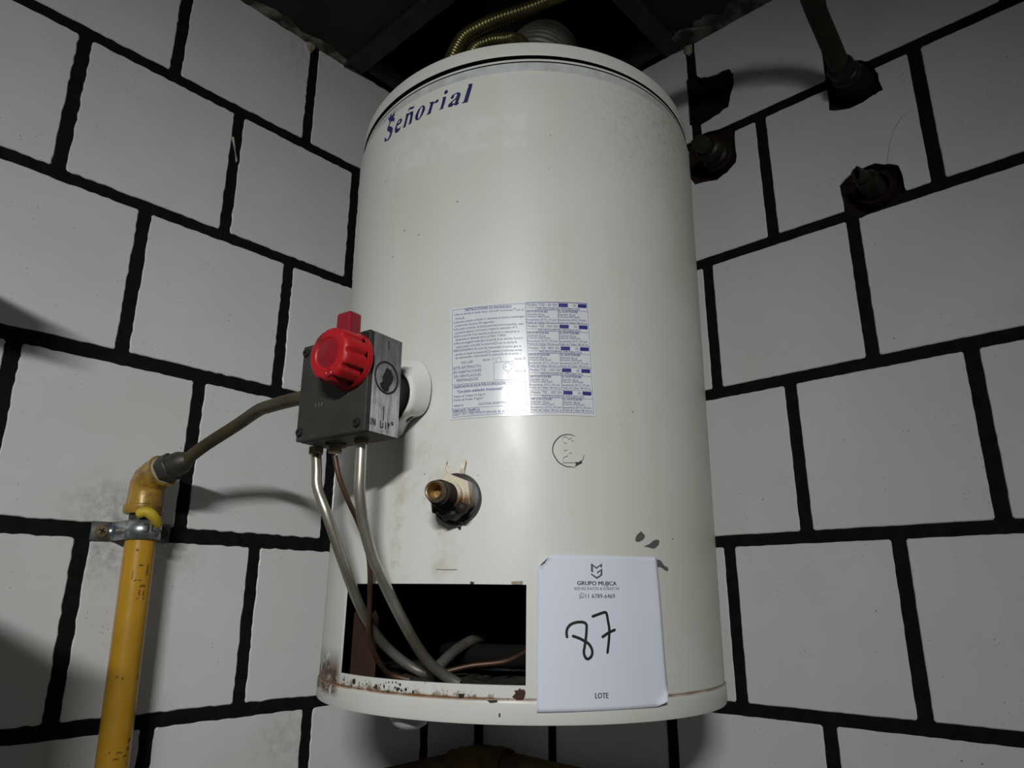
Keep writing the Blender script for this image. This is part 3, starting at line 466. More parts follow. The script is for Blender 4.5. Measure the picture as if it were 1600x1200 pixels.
HOLES = [   # broken-out openings round the pipes in the right wall (s, z)
    [(0.4835, 0.578), (0.4975, 0.5594), (0.515, 0.5535), (0.5461, 0.5500), (0.5535, 0.535), (0.5525, 0.518), (0.5440, 0.497), (0.5397, 0.4798), (0.515, 0.475), (0.4883, 0.470), (0.470, 0.48), (0.470, 0.57)],
    [(0.470, 0.450), (0.500, 0.452), (0.5454, 0.442), (0.5448, 0.408), (0.5432, 0.3759), (0.527, 0.364), (0.5096, 0.358), (0.4715, 0.366), (0.455, 0.40)],
    [(0.6895, 0.440), (0.7060, 0.458), (0.7310, 0.458), (0.7506, 0.4457), (0.7572, 0.420), (0.7600, 0.3925), (0.7500, 0.3900), (0.7330, 0.3860), (0.7150, 0.3850), (0.6878, 0.3960)],
    [(0.6871, 0.2724), (0.7050, 0.285), (0.7356, 0.2865), (0.7617, 0.2717), (0.7650, 0.2500), (0.7660, 0.2320), (0.7500, 0.2260), (0.7073, 0.2135), (0.6880, 0.2310)]]
def ragged(poly, k, amp=0.0016):
    rn = Rnd(k); out = []
    for a, b in zip(poly, poly[1:] + poly[:1]):
        out.append(a)
        for t in (0.33, 0.66): out.append((a[0] + (b[0] - a[0]) * t + rn.j(amp), a[1] + (b[1] - a[1]) * t + rn.j(amp)))
    return out
HOLES = [ragged(h, 50 + i) for i, h in enumerate(HOLES)]
cutters = []
for h in HOLES:
    bm = bmesh.new(); a = [bm.verts.new((-0.030, s, z)) for s, z in h]; b = [bm.verts.new((0.02, s, z)) for s, z in h]
    n = len(h); bm.faces.new(a); bm.faces.new(b[::-1])
    for i in range(n): bm.faces.new((a[i], b[i], b[(i + 1) % n], a[(i + 1) % n]))
    c = mk('cutter', bm, M_BRICK); cutters.append((c, min(p[0] for p in h), max(p[0] for p in h), min(p[1] for p in h), max(p[1] for p in h)))
to_cut = [(wall_right, cutters)]
seed = 100
for wl, rows, par in (('L', rowsL, wall_left), ('R', rowsR, wall_right)):
    for ri, (z0, z1, j0) in enumerate(rows):
        g2 = 0.0083; start = 0.0165 if wl == 'L' else 0.0040
        js = [j0 + k * PW for k in range(-5, 14)]; js = [j for j in js if j > start + 0.012 and j < XM]
        edges = [start - g2] + js + [XM + g2]
        for a, b in zip(edges[:-1], edges[1:]):
            s0, s1 = a + g2, b - g2
            if s1 - s0 < 0.004: continue
            seed += 1
            near = s0 < 1.0 and ri < 6
            amp = (0.0009 if wl == 'L' else 0.00035) if near else 0
            o = mk('tile', tile_mesh(wl, s0, s1, max(z0, ZF), z1, amp, seed), M_TILE, par)
            if wl == 'R':
                cs = [c for c in cutters if c[1] < s1 and c[2] > s0 and c[3] < z1 and c[4] > z0]
                if cs: to_cut.append((o, cs))
for o, cs in to_cut:
    for c in cs:
        m = o.modifiers.new('cut', 'BOOLEAN'); m.operation = 'DIFFERENCE'; m.solver = 'EXACT'; m.object = c[0]
bpy.context.view_layer.update(); dg = bpy.context.evaluated_depsgraph_get()
new = [(o, bpy.data.meshes.new_from_object(o.evaluated_get(dg))) for o, cs in to_cut]
for o, me in new: o.modifiers.clear(); o.data = me
for c in cutters: bpy.data.objects.remove(c[0])
# rough masonry at the bottom of each opening, red except the shade-black first
for k, h in enumerate(HOLES):
    cs = sum(p[0] for p in h) / len(h); cz = sum(p[1] for p in h) / len(h); bm = bmesh.new(); rn = Rnd(k + 5)
    prev = None
    for f, d in ((1.04, -0.004), (0.80, -0.014), (0.5, -0.020), (0.2, -0.022)):
        ring = [bm.verts.new((d + rn.j(0.003), cs + (s - cs) * f, cz + (z - cz) * f)) for s, z in h]
        if prev:
            for i in range(len(h)): bm.faces.new((prev[i], prev[(i + 1) % len(h)], ring[(i + 1) % len(h)], ring[i]))
        prev = ring
    bm.faces.new(prev); o = mk('broken_masonry', bm, M_BRICK if k else M_VOID, wall_right)

# small mortar lumps stuck on the walls
def lump(name, c, size, mat, par, k):
    bm = bmesh.new(); bmesh.ops.create_icosphere(bm, subdivisions=2, radius=1.0); rn = Rnd(k)
    for v in bm.verts: v.co = Vector((c[0] + v.co.x * size[0] * (1 + rn.j(.25)), c[1] + v.co.y * size[1] * (1 + rn.j(.25)), c[2] + v.co.z * size[2] * (1 + rn.j(.25))))
    return mk(name, bm, mat, par)
lump('mortar_lump', (0.0, 0.4790, 0.6300), (0.004, 0.0085, 0.014), M_MORTAR, wall_right, 3)
lump('mortar_lump', (0.4425, 0.0, 0.6300), (0.008, 0.004, 0.012), M_MORTAR, wall_left, 4)
bm = bmesh.new(); prism(bm, [(0.5553, 0.3875), (0.5525, 0.388), (0.5480, 0.372), (0.5437, 0.3495), (0.5428, 0.3520), (0.5492, 0.3725)], -0.0015, 0.0012, Matrix(((1, 0, 0, 0), (0, 0, 1, 0), (0, 1, 0, 0), (0, 0, 0, 1))))
tag(mk('grout_chip', bm, M_SLIVER, wall_left), 'pale chip stuck in the black joint')

bm = bmesh.new(); cr = [(0.7875, 0.3436), (0.7751, 0.3388), (0.7644, 0.325), (0.7575, 0.3093), (0.7529, 0.2935), (0.7493, 0.2792)]; w_ = 0.0003
for a, c in zip(cr[:-1], cr[1:]): bm.faces.new([bm.verts.new(v) for v in ((0.0006, a[0] - w_, a[1]), (0.0006, a[0] + w_, a[1]), (0.0006, c[0] + w_, c[1]), (0.0006, c[0] - w_, c[1]))])
bmesh.ops.remove_doubles(bm, verts=bm.verts[:], dist=1e-5); mk('hairline_crack', bm, M_CRACK, wall_right)

# ceiling with an opening in the corner
OX, OY = 0.3745, 0.472
bm = bmesh.new(); box(bm, (OX, 0, ZC), (XM, XM, ZC + 0.03)); box(bm, (0, OY, ZC), (OX, XM, ZC + 0.03)); bmesh.ops.remove_doubles(bm, verts=bm.verts[:], dist=1e-5)
ceiling = tag(mk('ceiling', bm, M_CEIL), kind='structure')
# plaster feathered along the wall
def smear(P0, P1, nrm, wmax, k):
    bm = bmesh.new(); rn = Rnd(k); n = 40; a = []; b = []; c = []
    P0 = Vector(P0); P1 = Vector(P1); nrm = Vector(nrm)
    for i in range(n + 1):
        p = P0.lerp(P1, i / n); wv = wmax * (0.35 + 0.65 * abs(math.sin(i * 0.37 + k)) * (0.6 + 0.4 * rn.r.random()))
        a.append(bm.verts.new(p + Vector((0, 0, -0.006 + rn.j(.001))))); b.append(bm.verts.new(p + nrm * wv * 0.5 + Vector((0, 0, -0.0045 + rn.j(.001))))); c.append(bm.verts.new(p + nrm * wv + Vector((0, 0, 0.0005))))
    for i in range(n):
        bm.faces.new((a[i], a[i + 1], b[i + 1], b[i])); bm.faces.new((b[i], b[i + 1], c[i + 1], c[i]))
    return mk('plaster_smear', bm, M_PLAST, ceiling, smooth=True)
smear((0.0005, 0.475, ZC), (0.0005, 0.75, ZC), (1, 0, 0), 0.05, 2)
smear((0.37, 0.0005, ZC), (0.80, 0.0005, ZC), (0, 1, 0), 0.022, 3)
bm = bmesh.new(); prism(bm, [(0.0, OY - 0.002), (0.012, OY - 0.008), (0.034, OY - 0.004), (0.040, OY + 0.012), (0.02, OY + 0.05), (0.0, OY + 0.08)], ZC - 0.006, ZC + 0.001); mk('plaster_patch', bm, M_PLAST, ceiling)
# frame of the opening and rails on the walls inside it
bm = bmesh.new(); box(bm, (0.337, 0.0, ZC - 0.003), (OX, OY + 0.03, ZC + 0.002), 0.0006); box(bm, (OX - 0.003, 0.0, ZC - 0.009), (OX, OY + 0.03, ZC - 0.003), 0.0006); tag(mk('trim_1', bm, M_STEEL_D), kind='structure')
bm = bmesh.new(); box(bm, (0.0, 0.437, ZC - 0.0028), (0.337, OY, ZC + 0.002), 0.0006); box(bm, (0.045, OY - 0.003, ZC - 0.009), (0.337, OY, ZC - 0.0028), 0.0006); tag(mk('trim_2', bm, M_STEEL_D), kind='structure')
bm = bmesh.new(); tube(bm, [(0.019, 0.0, ZC + 0.016), (0.019, 0.46, ZC + 0.016)], 0.018, 16); tag(mk('trim_3', bm, M_RAIL, smooth=True), kind='structure')
bm = bmesh.new(); tube(bm, [(0.0, 0.019, ZC + 0.018), (0.36, 0.019, ZC + 0.018)], 0.018, 16); tag(mk('trim_4', bm, M_RAIL, smooth=True), kind='structure')
# shaft above the opening
bm = bmesh.new(); zt = 1.5
box(bm, (-0.15, -0.15, ZC + 0.01), (0.55, -0.002, zt)); box(bm, (-0.15, -0.002, ZC + 0.01), (-0.002, 0.65, zt)); box(bm, (0.52, -0.002, ZC + 0.03), (0.55, 0.65, zt)); box(bm, (-0.002, 0.62, ZC + 0.03), (0.52, 0.65, zt)); box(bm, (-0.15, -0.15, zt), (0.55, 0.65, zt + 0.03))
mk('shaft', bm, M_VOID, ceiling)
bm = bmesh.new(); box(bm, (-0.15, -0.15, ZF - 0.05), (XM + 0.1, XM + 0.1, ZF)); tag(mk('floor', bm, M_FLOOR), kind='structure')

# ================================================================== WATER HEATER
heater = empty('water_heater', mat=MH)
tag(heater, 'white enamelled cylindrical water heater hanging in the tiled corner', 'water heater')
TA_, TB_ = 0.0104, 0.0644               # tilt of the top rim
TCX, TCY = 0.0068, 0.0045
def zl(z): return z - ZB
# shell with the burner opening
ZT0 = 0.20
prof = [(-0.3640, RH), (-0.3530, RH), (-0.31, RH), (-0.2685, RH), (-0.2, RH), (-0.1, RH), (0.0, RH), (0.1, RH), (0.16, RH), (0.20, RH), (0.235, 0.2297), (0.258, 0.2290), (0.2690, 0.2283), (0.2735, 0.2290), (0.2765, 0.2272), (0.2860, 0.2268), (0.2874, 0.2262), (0.2879, 0.2235), (0.2888, 0.2235), (0.2893, 0.2260), (0.2925, 0.2256), (0.2934, 0.2240), (0.2936, 0.2190), (0.305, 0.2190)]
def top_blend(x, y, z):
    t = min(1, max(0, (z - ZT0) / 0.068)); t = t * t * (3 - 2 * t)
    return Vector((x + TCX * t, y + TCY * t, zl(z) + t * (TA_ * x + TB_ * y)))
prof_body = prof[:13]
a0, a1 = math.radians(-51.32), math.radians(1.23)
angs = sorted(set([round(a0 + (a1 - a0) * k / 24, 6) for k in range(25)] + [round(a1 + (2 * PI - (a1 - a0)) * k / 110, 6) for k in range(1, 110)]))
bm = bmesh.new(); grid = []
for z, r in prof: grid.append([bm.verts.new(top_blend(r * math.cos(TH0 + a), r * math.sin(TH0 + a), z)) for a in angs])
nA = len(angs)
for i in range(len(prof) - 1):
    for k in range(nA):
        if 1 <= i <= 2 and k < 24: continue
        f = bm.faces.new((grid[i][k], grid[i][(k + 1) % nA], grid[i + 1][(k + 1) % nA], grid[i + 1][k]))
        if i >= len(prof) - 3 or 0.2870 < prof[i][0] < 0.2890: f.material_index = 1
        elif 0.2730 < prof[i][0] < 0.2870: f.material_index = 2
# folded sheet edge round the opening
loop = [grid[1][k] for k in range(25)] + [grid[2][24], grid[3][24]] + [grid[3][k] for k in range(23, -1, -1)] + [grid[2][0]]
inn = [bm.verts.new((v.co.x * (1 - 0.0022 / RH), v.co.y * (1 - 0.0022 / RH), v.co.z)) for v in loop]
for i in range(len(loop)):
    f = bm.faces.new((loop[i], loop[(i + 1) % len(loop)], inn[(i + 1) % len(loop)], inn[i])); f.smooth = False
bmesh.ops.recalc_face_normals(bm, faces=bm.faces[:])
body = mk('shell', bm, [M_ENAMEL, M_GAP, M_BAND], heater, smooth=True)
# bottom skirt
bm = bmesh.new(); lathe(bm, [(0.2295, 0.0205), (0.2305, 0.0208), (0.2314, 0.0190), (0.2316, 0.0170), (0.2315, 0.0030), (0.2307, 0.0004), (0.2285, 0.0), (0.2260, 0.0012), (0.2252, 0.010), (0.0, 0.010)], seg=160); mk('bottom_skirt', bm, M_ENAMEL, heater, smooth=True)
# lid
bm = bmesh.new()
bm2 = [(0.2190, 0.2985), (0.2262, 0.2972), (0.2266, 0.2988), (0.2264, 0.3120), (0.2254, 0.3155), (0.2230, 0.3172), (0.2200, 0.3170), (0.215, 0.3165), (0.10, 0.322), (0.0, 0.323)]
rings = []
_tb = top_blend
def top_blend(x, y, z): return _tb(x, y, z) + Vector((0, 0, 0.011 * (0.67 * x - 0.74 * y)))
for r, z in bm2:
    if r == 0: rings.append([bm.verts.new(top_blend(0, 0, z))]); continue
    rings.append([bm.verts.new(top_blend(r * math.cos(2 * PI * k / 160), r * math.sin(2 * PI * k / 160), z)) for k in range(160)])
for a, b in zip(rings[:-1], rings[1:]):
    for k in range(160):
        j = (k + 1) % 160
        f = bm.faces.new((a[k], a[j], b[0]) if len(b) == 1 else (a[k], a[j], b[j], b[k]))
        if a is rings[0]: f.material_index = 1  # enamel underside coloured black to carry the shade of the gap
mk('lid', bm, [M_ENAMEL_P, M_GAP], heater, smooth=True)
top_blend = _tb
# combustion chamber
bm = bmesh.new(); ca = [math.radians(4) + k * (2 * PI - math.radians(60)) / 56 for k in range(57)]
cr = [[bm.verts.new((r * math.cos(TH0 + a), r * math.sin(TH0 + a), z)) for a in ca] for r, z in ((0.2255, 0.012), (0.2255, 0.132), (0.10, 0.150), (0.05, 0.22))]
for i in range(3):
    for k in range(56): bm.faces.new((cr[i][k], cr[i][k + 1], cr[i + 1][k + 1], cr[i + 1][k]))
bm.faces.new([cr[1][0], cr[2][0], cr[3][0], cr[3][56], cr[2][56], cr[1][56]])
mk('combustion_chamber', bm, M_INSIDE, heater, smooth=True)
bm = bmesh.new()
c0 = [hc(-222 + 4.2 * k, 0, 0.212 - 0.0016 * k) for k in range(9)]
lo = [bm.verts.new((p.x, p.y, 0.012)) for p in c0]; hi = [bm.verts.new((p.x, p.y, 0.088 + 0.004 * math.sin(k * 2.1))) for k, p in enumerate(c0)]
for k in range(8): bm.faces.new((lo[k], lo[k + 1], hi[k + 1], hi[k]))
mk('rusty_baffle', bm, M_RUST, heater)
bm = bmesh.new(); rn = Rnd(77); gridv = [[bm.verts.new((0.215 * (i / 14) * math.cos(k * 2 * PI / 40), 0.215 * (i / 14) * math.sin(k * 2 * PI / 40), 0.0165 + abs(rn.j(0.006)) + 0.008 * math.exp(-((i / 14 - 0.6) ** 2) * 18))) for k in range(40)] for i in range(1, 15)]
for i in range(13):
    for k in range(40): bm.faces.new((gridv[i][k], gridv[i][(k + 1) % 40], gridv[i + 1][(k + 1) % 40], gridv[i + 1][k]))
bm.faces.new(gridv[0][::-1]); mk('dusty_floor', bm, M_DEBRIS, heater)
# burner ring glimpsed inside
bm = bmesh.new(); lathe(bm, [(0.085 + 0.012 * math.cos(t * PI / 8), 0.045 + 0.012 * math.sin(t * PI / 8)) for t in range(17)], seg=40); mk('burner', bm, M_VOID, heater, smooth=True)

# --- brand lettering
bm = bmesh.new(); RL = 0.0005
def shoulder(a, z, off):
    zz = z / 1000; r = RH
    for (z0, r0), (z1, r1) in zip(prof_body[:-1], prof_body[1:]):
        if z0 <= zz <= z1: r = r0 + (r1 - r0) * (zz - z0) / (z1 - z0)
    th = TH0 + a / 1000 / RH; r += off
    return top_blend(r * math.cos(th), r * math.sin(th), zz)
_hc = hc; hc = shoulder
L = LOGO
def dec(name, *holes): decal(bm, L[name], RL, [L[h] for h in holes])
for nme in ('S', 'crown', 'n1', 'n2', 'til', 'r1', 'r2', 'i', 'id', 'l'): dec(nme)
dec('e', 'e_h'); dec('o', 'o_h'); dec('a1', 'a1_h')
mk('logo_lettering', bm, M_BLUE, heater, norm=True)
hc = _hc

# --- rating label
bm = bmesh.new(); lab = []
def densify(poly, st=4.0):
    out = []
    for a, b in zip(poly, poly[1:] + poly[:1]):
        m = max(1, int(math.hypot(b[0] - a[0], b[1] - a[1]) / st))
        out += [(a[0] + (b[0] - a[0]) * k / m, a[1] + (b[1] - a[1]) * k / m) for k in range(m)]
    return out
def quad_patch(bm, TLc, TRc, BRc, BLc, r, nu, nv, fn=None):
    V = [[None] * (nu + 1) for _ in range(nv + 1)]
    for j in range(nv + 1):
        for i in range(nu + 1):
            u, v = i / nu, j / nv
            t = (TLc[0] + (TRc[0] - TLc[0]) * u, TLc[1] + (TRc[1] - TLc[1]) * u); b = (BLc[0] + (BRc[0] - BLc[0]) * u, BLc[1] + (BRc[1] - BLc[1]) * u)
            p = (t[0] + (b[0] - t[0]) * v, t[1] + (b[1] - t[1]) * v)
            V[j][i] = bm.verts.new(hc(p[0], p[1], r + (fn(u, v) if fn else 0)))
    for j in range(nv):
        for i in range(nu): bm.faces.new((V[j][i], V[j + 1][i], V[j + 1][i + 1], V[j][i + 1]))
    return V
quad_patch(bm, LAB[0], LAB[5], LAB[6], LAB[11], RH + 0.0005, 40, 4)
label = mk('rating_label', bm, M_LABEL, heater, smooth='all')
text_mesh([t[0] for t in LTXT] + [t[0] for t in PTXT])
RT = RH + 0.00075
bm = bmesh.new()
for t, a, b, cap, f in LTXT: put_text(bm, t, a, b, cap, RT, 0.07 if f else 0.0)
for l in LLIN: stroke(bm, l, 0.32, RT - 0.0001, 6)
for a, b in LCIR:
    rr = math.hypot(b[0] - a[0], b[1] - a[1]); stroke(bm, [(a[0] + rr * math.cos(k * PI / 10), a[1] + rr * math.sin(k * PI / 10)) for k in range(21)], 0.35, RT - 0.0001, 6)
mk('label_print', bm, M_BLUET, label)
bm = bmesh.new()
for q in LBOX: quad_patch(bm, q[0], q[1], q[2], q[3], RT - 0.0001, 3, 1)
mk('label_block', bm, M_BLUE2, label)

# --- worn round stamp, bare patches, chips
bm = bmesh.new(); s1 = smooth2(STAMP, 4); stroke(bm, s1, [0.9 * (0.25 + 0.75 * math.sin(PI * (i + 1) / (len(s1) + 1))) for i in range(len(s1))], RT, 1e9)
s2 = smooth2(STAMP2, 4); stroke(bm, s2, [0.35 + 0.5 * i / len(s2) for i in range(len(s2))], RT, 1e9); decal(bm, STAMPB, RT); stamp = mk('round_stamp', bm, M_PENCIL, heater)
bm = bmesh.new()
for l in STAMPL: stroke(bm, l, 0.45, RT, 1e9)
mk('stamp_numeral', bm, M_PENCILF, stamp)
for p in CHIPS:
    bm = bmesh.new(); decal(bm, smooth2(p + p[:1], 3)[:-1], RT - 0.0002); mk('bare_patch', bm, M_BARE, heater)
for k, p in enumerate(DOTS):
    bm = bmesh.new(); decal(bm, p, 0.2320 if k == 2 else RT + (0.0002 if k != 1 else 0.0018)); mk('enamel_chip', bm, M_SCREW, heater)
bm = bmesh.new(); rn = Rnd(5); cx, cz = RUSTSPOT[0]
decal(bm, [(cx + (5 + 2.0 * rn.j(1)) * math.cos(k * PI / 9), cz + (5.2 + 2.0 * rn.j(1)) * math.sin(k * PI / 9)) for k in range(18)], RT); mk('rust_spot', bm, M_RUSTD, heater)
bm = bmesh.new(); rn = Rnd(9)
for a_, z_, r_ in PITS: decal(bm, [(a_ + r_ * (1 + rn.j(.3)) * math.cos(k * PI / 5), z_ + r_ * 1.15 * (1 + rn.j(.3)) * math.sin(k * PI / 5)) for k in range(10)], RT)
tag(mk('rust_pits', bm, M_RUSTP, heater), kind='stuff')
bm = bmesh.new(); stroke(bm, [(-80.4, -255.5), (-68.6, -255.9), (-59.2, -255.7)], 0.3, RT, 5); mk('scratch_line', bm, M_SCREW, heater)
bm = bmesh.new(); decal(bm, CREAM, RT); mk('tape_scrap', bm, M_MORTAR, heater)

# --- cold water inlet fitting
na, nz = NIP; th = TH0 + math.radians(na); nd = Vector((math.cos(th), math.sin(th), 0)); NC = Vector((RH * math.cos(th), RH * math.sin(th), zl(nz)))
MN = frame(NC, nd, (0, 0, 1))
bm = bmesh.new(); lathe(bm, [(0.0, -0.004), (0.0235, -0.004), (0.0248, 0.0005), (0.0240, 0.0048), (0.0215, 0.0060), (0.0, 0.0060)], MN, 56); gk = mk('rubber_gasket', bm, M_GASKET, heater, smooth=True)
bm = bmesh.new(); pr = [(x, y) for x, y in hexa(0.0222, 0.15)]; prism(bm, pr, 0.0055, 0.0195, MN); bmesh.ops.bevel(bm, geom=bm.edges[:], offset=0.0011, segments=2, profile=0.5, affect='EDGES'); mk('hex_nut', bm, M_CREAM, heater)
bm = bmesh.new(); lathe(bm, [(0.0162, 0.0180), (0.0160, 0.0200), (0.0148, 0.0210), (0.0140, 0.0212), (0.0138, 0.0260), (0.0122, 0.0275), (0.0, 0.0275)], MN, 40); mk('plastic_bushing', bm, M_CREAM, heater, smooth=True)
bm = bmesh.new(); pr = [(0.0, 0.026), (0.0112, 0.026)]
zz = 0.026
while zz < 0.046: pr += [(0.0108, zz), (0.0116, zz + 0.0008), (0.0108, zz + 0.0016)]; zz += 0.0018
lathe(bm, pr + [(0.0098, 0.048), (0.0092, 0.0545), (0.0090, 0.0560), (0.0082, 0.0565), (0.0066, 0.0558)], MN, 40, rfun=lambda a, z: 1 + 0.02 * math.sin(3 * a + 90 * z)); nip = mk('inlet_pipe', bm, M_SOOT, heater, smooth=True)
bm = bmesh.new(); lathe(bm, [(0.0095, 0.0470), (0.0094, 0.0546), (0.0090, 0.0566), (0.0082, 0.0572), (0.0067, 0.0566)], MN, 40); mk('pipe_lip', bm, M_BRONZE, nip, smooth=True)
bm = bmesh.new(); lathe(bm, [(0.0068, 0.0566), (0.0062, 0.050), (0.006, 0.042), (0.0, 0.042)], MN, 32); mk('pipe_bore', bm, M_BRONZE_I, nip, smooth=True)
bm = bmesh.new(); rn = Rnd(11)
for k in range(11):
    a = PI + rn.j(0.9); rr = 0.0105 + rn.r.random() * 0.0075; zz = 0.0195 + rn.r.random() * 0.014 * (1 if rr < 0.014 else 0.3)
    g0 = bmesh.ops.create_icosphere(bm, subdivisions=2, radius=0.0042 + rn.r.random() * 0.0022)
    for v in g0['verts']:
        n_ = noise.noise(v.co * 400 + Vector((k, 0, 0))); v.co = MN @ (Vector((rr * math.cos(a), rr * math.sin(a), zz)) + v.co * (1 + 0.45 * n_))
tag(mk('burnt_crust', bm, M_SOOT, nip, smooth='all'), kind='stuff')
def flap(pts, wd, k):
    bm = bmesh.new(); V0 = []; V1 = []
    P = catmull([MN @ Vector(p) for p in pts], 4); tdir = MN.to_3x3() @ Vector((0, 1, 0.3))
    for i, p in enumerate(P):
        ww = wd * (1 - 0.8 * i / len(P)); V0.append(bm.verts.new(p - tdir * ww)); V1.append(bm.verts.new(p + tdir * ww))
    for i in range(len(P) - 1): bm.faces.new((V0[i], V1[i], V1[i + 1], V0[i + 1]))
    o = mk('torn_flap', bm, M_CREAM, gk)
    m = o.modifiers.new('thick', 'SOLIDIFY'); m.thickness = 0.0009; m.offset = 0
flap([(0.0235, 0.0075, 0.004), (0.028, 0.009, 0.005), (0.033, 0.0115, 0.004), (0.037, 0.0105, 0.002)], 0.0012, 1)
flap([(0.0235, -0.0055, 0.004), (0.028, -0.0065, 0.006), (0.034, -0.0080, 0.005), (0.037, -0.0085, 0.003)], 0.0026, 2)
flap([(-0.0235, -0.004, 0.003), (-0.026, -0.0045, 0.004), (-0.0275, -0.005, 0.003)], 0.0022, 3)

# --- gas control valve
PV = Vector((0.5771, 0.3884, -0.0937)); an = math.radians(8.6); VN = Vector((math.cos(an), math.sin(an), 0)); VL = Vector((-math.sin(an), math.cos(an), 0)); VZ = Vector((0, 0, 1))
MV = MHI @ Matrix(((VL.x, VZ.x, VN.x, PV.x), (VL.y, VZ.y, VN.y, PV.y), (VL.z, VZ.z, VN.z, PV.z), (0, 0, 0, 1)))   # x = right, y = up, z = out of the front
bm = bmesh.new(); box(bm, (-0.045, -0.0473, -0.02115), (0.045, 0.0473, 0.0155), 0.0012)
for v in bm.verts: v.co = MV @ v.co
valve = mk('control_valve', bm, M_VALVE, heater)
bm = bmesh.new(); box(bm, (-0.0448, -0.0471, 0.0162), (0.0448, 0.0471, 0.02115), 0.001)
for v in bm.verts: v.co = MV @ v.co
mk('front_cover', bm, M_VALVE, valve)
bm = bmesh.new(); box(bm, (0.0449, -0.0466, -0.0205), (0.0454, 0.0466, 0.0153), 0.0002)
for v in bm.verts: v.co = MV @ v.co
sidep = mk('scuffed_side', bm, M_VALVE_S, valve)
bm = bmesh.new(); lathe(bm, [(0.0135, 0.0454), (0.0148, 0.0460), (0.0158, 0.0454)], MV @ Matrix(((0, 0, 1, 0), (1, 0, 0, 0.0065), (0, 1, 0, -0.0020), (0, 0, 0, 1))), 36)
def side_stroke(pts, wd):
    P = [Vector(p) for p in pts]
    for a, b in zip(P[:-1], P[1:]):
        d = (b - a).normalized(); n = Vector((-d.y, d.x)) * wd / 2
        bm.faces.new([bm.verts.new(MV @ Vector((0.0457, q.y, q.x))) for q in (a - n, b - n, b + n, a + n)])
# marker scrawl and dark blot on the side, n (out) , z
for s in [[(0.0205, -0.0325), (0.0185, -0.0345), (0.0190, -0.0365), (0.0165, -0.0395)], [(0.0150, -0.0345), (0.0145, -0.0405)], [(0.0125, -0.0405), (0.0128, -0.0345), (0.0095, -0.0405), (0.0098, -0.0345)], [(0.0030, -0.0350), (0.0025, -0.0410), (-0.0005, -0.0405), (0.0, -0.036)], [(-0.0035, -0.0350), (-0.0038, -0.0410)], [(-0.0065, -0.0345), (-0.0072, -0.0400)], [(-0.0065, -0.035), (-0.0085, -0.036), (-0.0075, -0.038)], [(-0.0118, -0.0330), (-0.0135, -0.0345), (-0.0122, -0.0362), (-0.0108, -0.0348), (-0.0118, -0.0330)], [(-0.0002, -0.0210), (-0.0004, -0.0340)], [(-0.002, 0.042), (-0.0024, 0.034)]]: side_stroke(s, 0.0010)
blot = [(-0.001, 0.0160), (-0.0070, 0.0150), (-0.0110, 0.0090), (-0.0095, 0.0040), (-0.0060, -0.0010), (-0.0050, -0.0060), (0.0000, -0.0070), (0.0045, -0.0050), (0.0065, -0.0010), (0.0030, 0.0020), (0.0040, 0.0060), (0.0020, 0.0090), (0.0005, 0.0120)]
for t in tessellate_polygon([[Vector((a, b, 0)) for a, b in blot]]): bm.faces.new([bm.verts.new(MV @ Vector((0.04565, blot[i][1], blot[i][0]))) for i in t])
mk('side_marking', bm, M_SCREW, valve)
# knob
KX, KY = 0.0235, 0.0192
def knob_r(a, z): return 1.0
bm = bmesh.new(); MK = MV @ Matrix.Translation((KX, KY, 0))
prof = [(0.0268, 0.0212), (0.0272, 0.0230), (0.0262, 0.0262), (0.0258, 0.0275)]
def gro(depth): return lambda a, z: 1 - depth * max(0.0, math.cos(10 * a)) ** 3
lathe(bm, prof, MK, 120)
lathe(bm, [(0.0258, 0.0275), (0.0256, 0.0285), (0.0252, 0.0440), (0.0244, 0.0475), (0.0228, 0.0500), (0.0205, 0.0510)], MK, 120, rfun=lambda a, z: 1 - (0.13 if z < 0.046 else 0.13 * max(0, (0.0512 - z) / 0.0055)) * max(0.0, math.cos(10 * a)) ** 2.2)
lathe(bm, [(0.0205, 0.0510), (0.0150, 0.0512), (0.0143, 0.0505), (0.0136, 0.0500), (0.0128, 0.0500), (0.0, 0.0498)], MK, 120)
bmesh.ops.remove_doubles(bm, verts=bm.verts[:], dist=1e-5)
knob = mk('knob', bm, M_RED, valve, smooth=True)
bm = bmesh.new(); lathe(bm, [(0.0128, 0.0498), (0.0126, 0.0503), (0.0118, 0.0506), (0.0, 0.0506)], MK, 60); lathe(bm, [(0.0024, 0.0), (0.0030, 0.0005), (0.0036, 0.0)], MK @ Matrix.Translation((0.004, -0.0188, 0.0509)), 20); mk('knob_cap', bm, M_REDD, valve, smooth=True)
bm = bmesh.new(); box(bm, (-0.0120, 0.044, -0.0025), (0.0085, 0.0775, 0.0130), 0.0026)
for v in bm.verts:
    k = (v.co.y - 0.044) / 0.034; v.co.x = -0.0018 + (v.co.x + 0.0018) * (1 - 0.06 * k); v.co = MV @ v.co
mk('pilot_button', bm, M_REDD, valve)
for sx, sy in ((-0.0395, 0.0400), (-0.0395, -0.0388), (0.0352, -0.0390), (0.0385, 0.0412)):
    Ms = MV @ Matrix.Translation((sx, sy, 0.0211)); bm = bmesh.new(); lathe(bm, [(0.0042, 0.0), (0.0042, 0.0016), (0.0036, 0.0024), (0.0014, 0.0024), (0.0012, 0.0012), (0.0, 0.0012)], Ms, 20); mk('screw', bm, M_SCREW, valve, smooth=True)
bm = bmesh.new()
for k, x in enumerate((-0.021, -0.0165, -0.0125)):
    a = [MV @ Vector((x + dx, -0.015 + dy, 0.02125)) for dx, dy in ((-0.0008, -0.002), (0.0006, -0.002), (0.0010, 0.002), (-0.0004, 0.002))]; bm.faces.new([bm.verts.new(p) for p in a])
mk('stamped_mark', bm, M_ALU, valve); bm = bmesh.new()
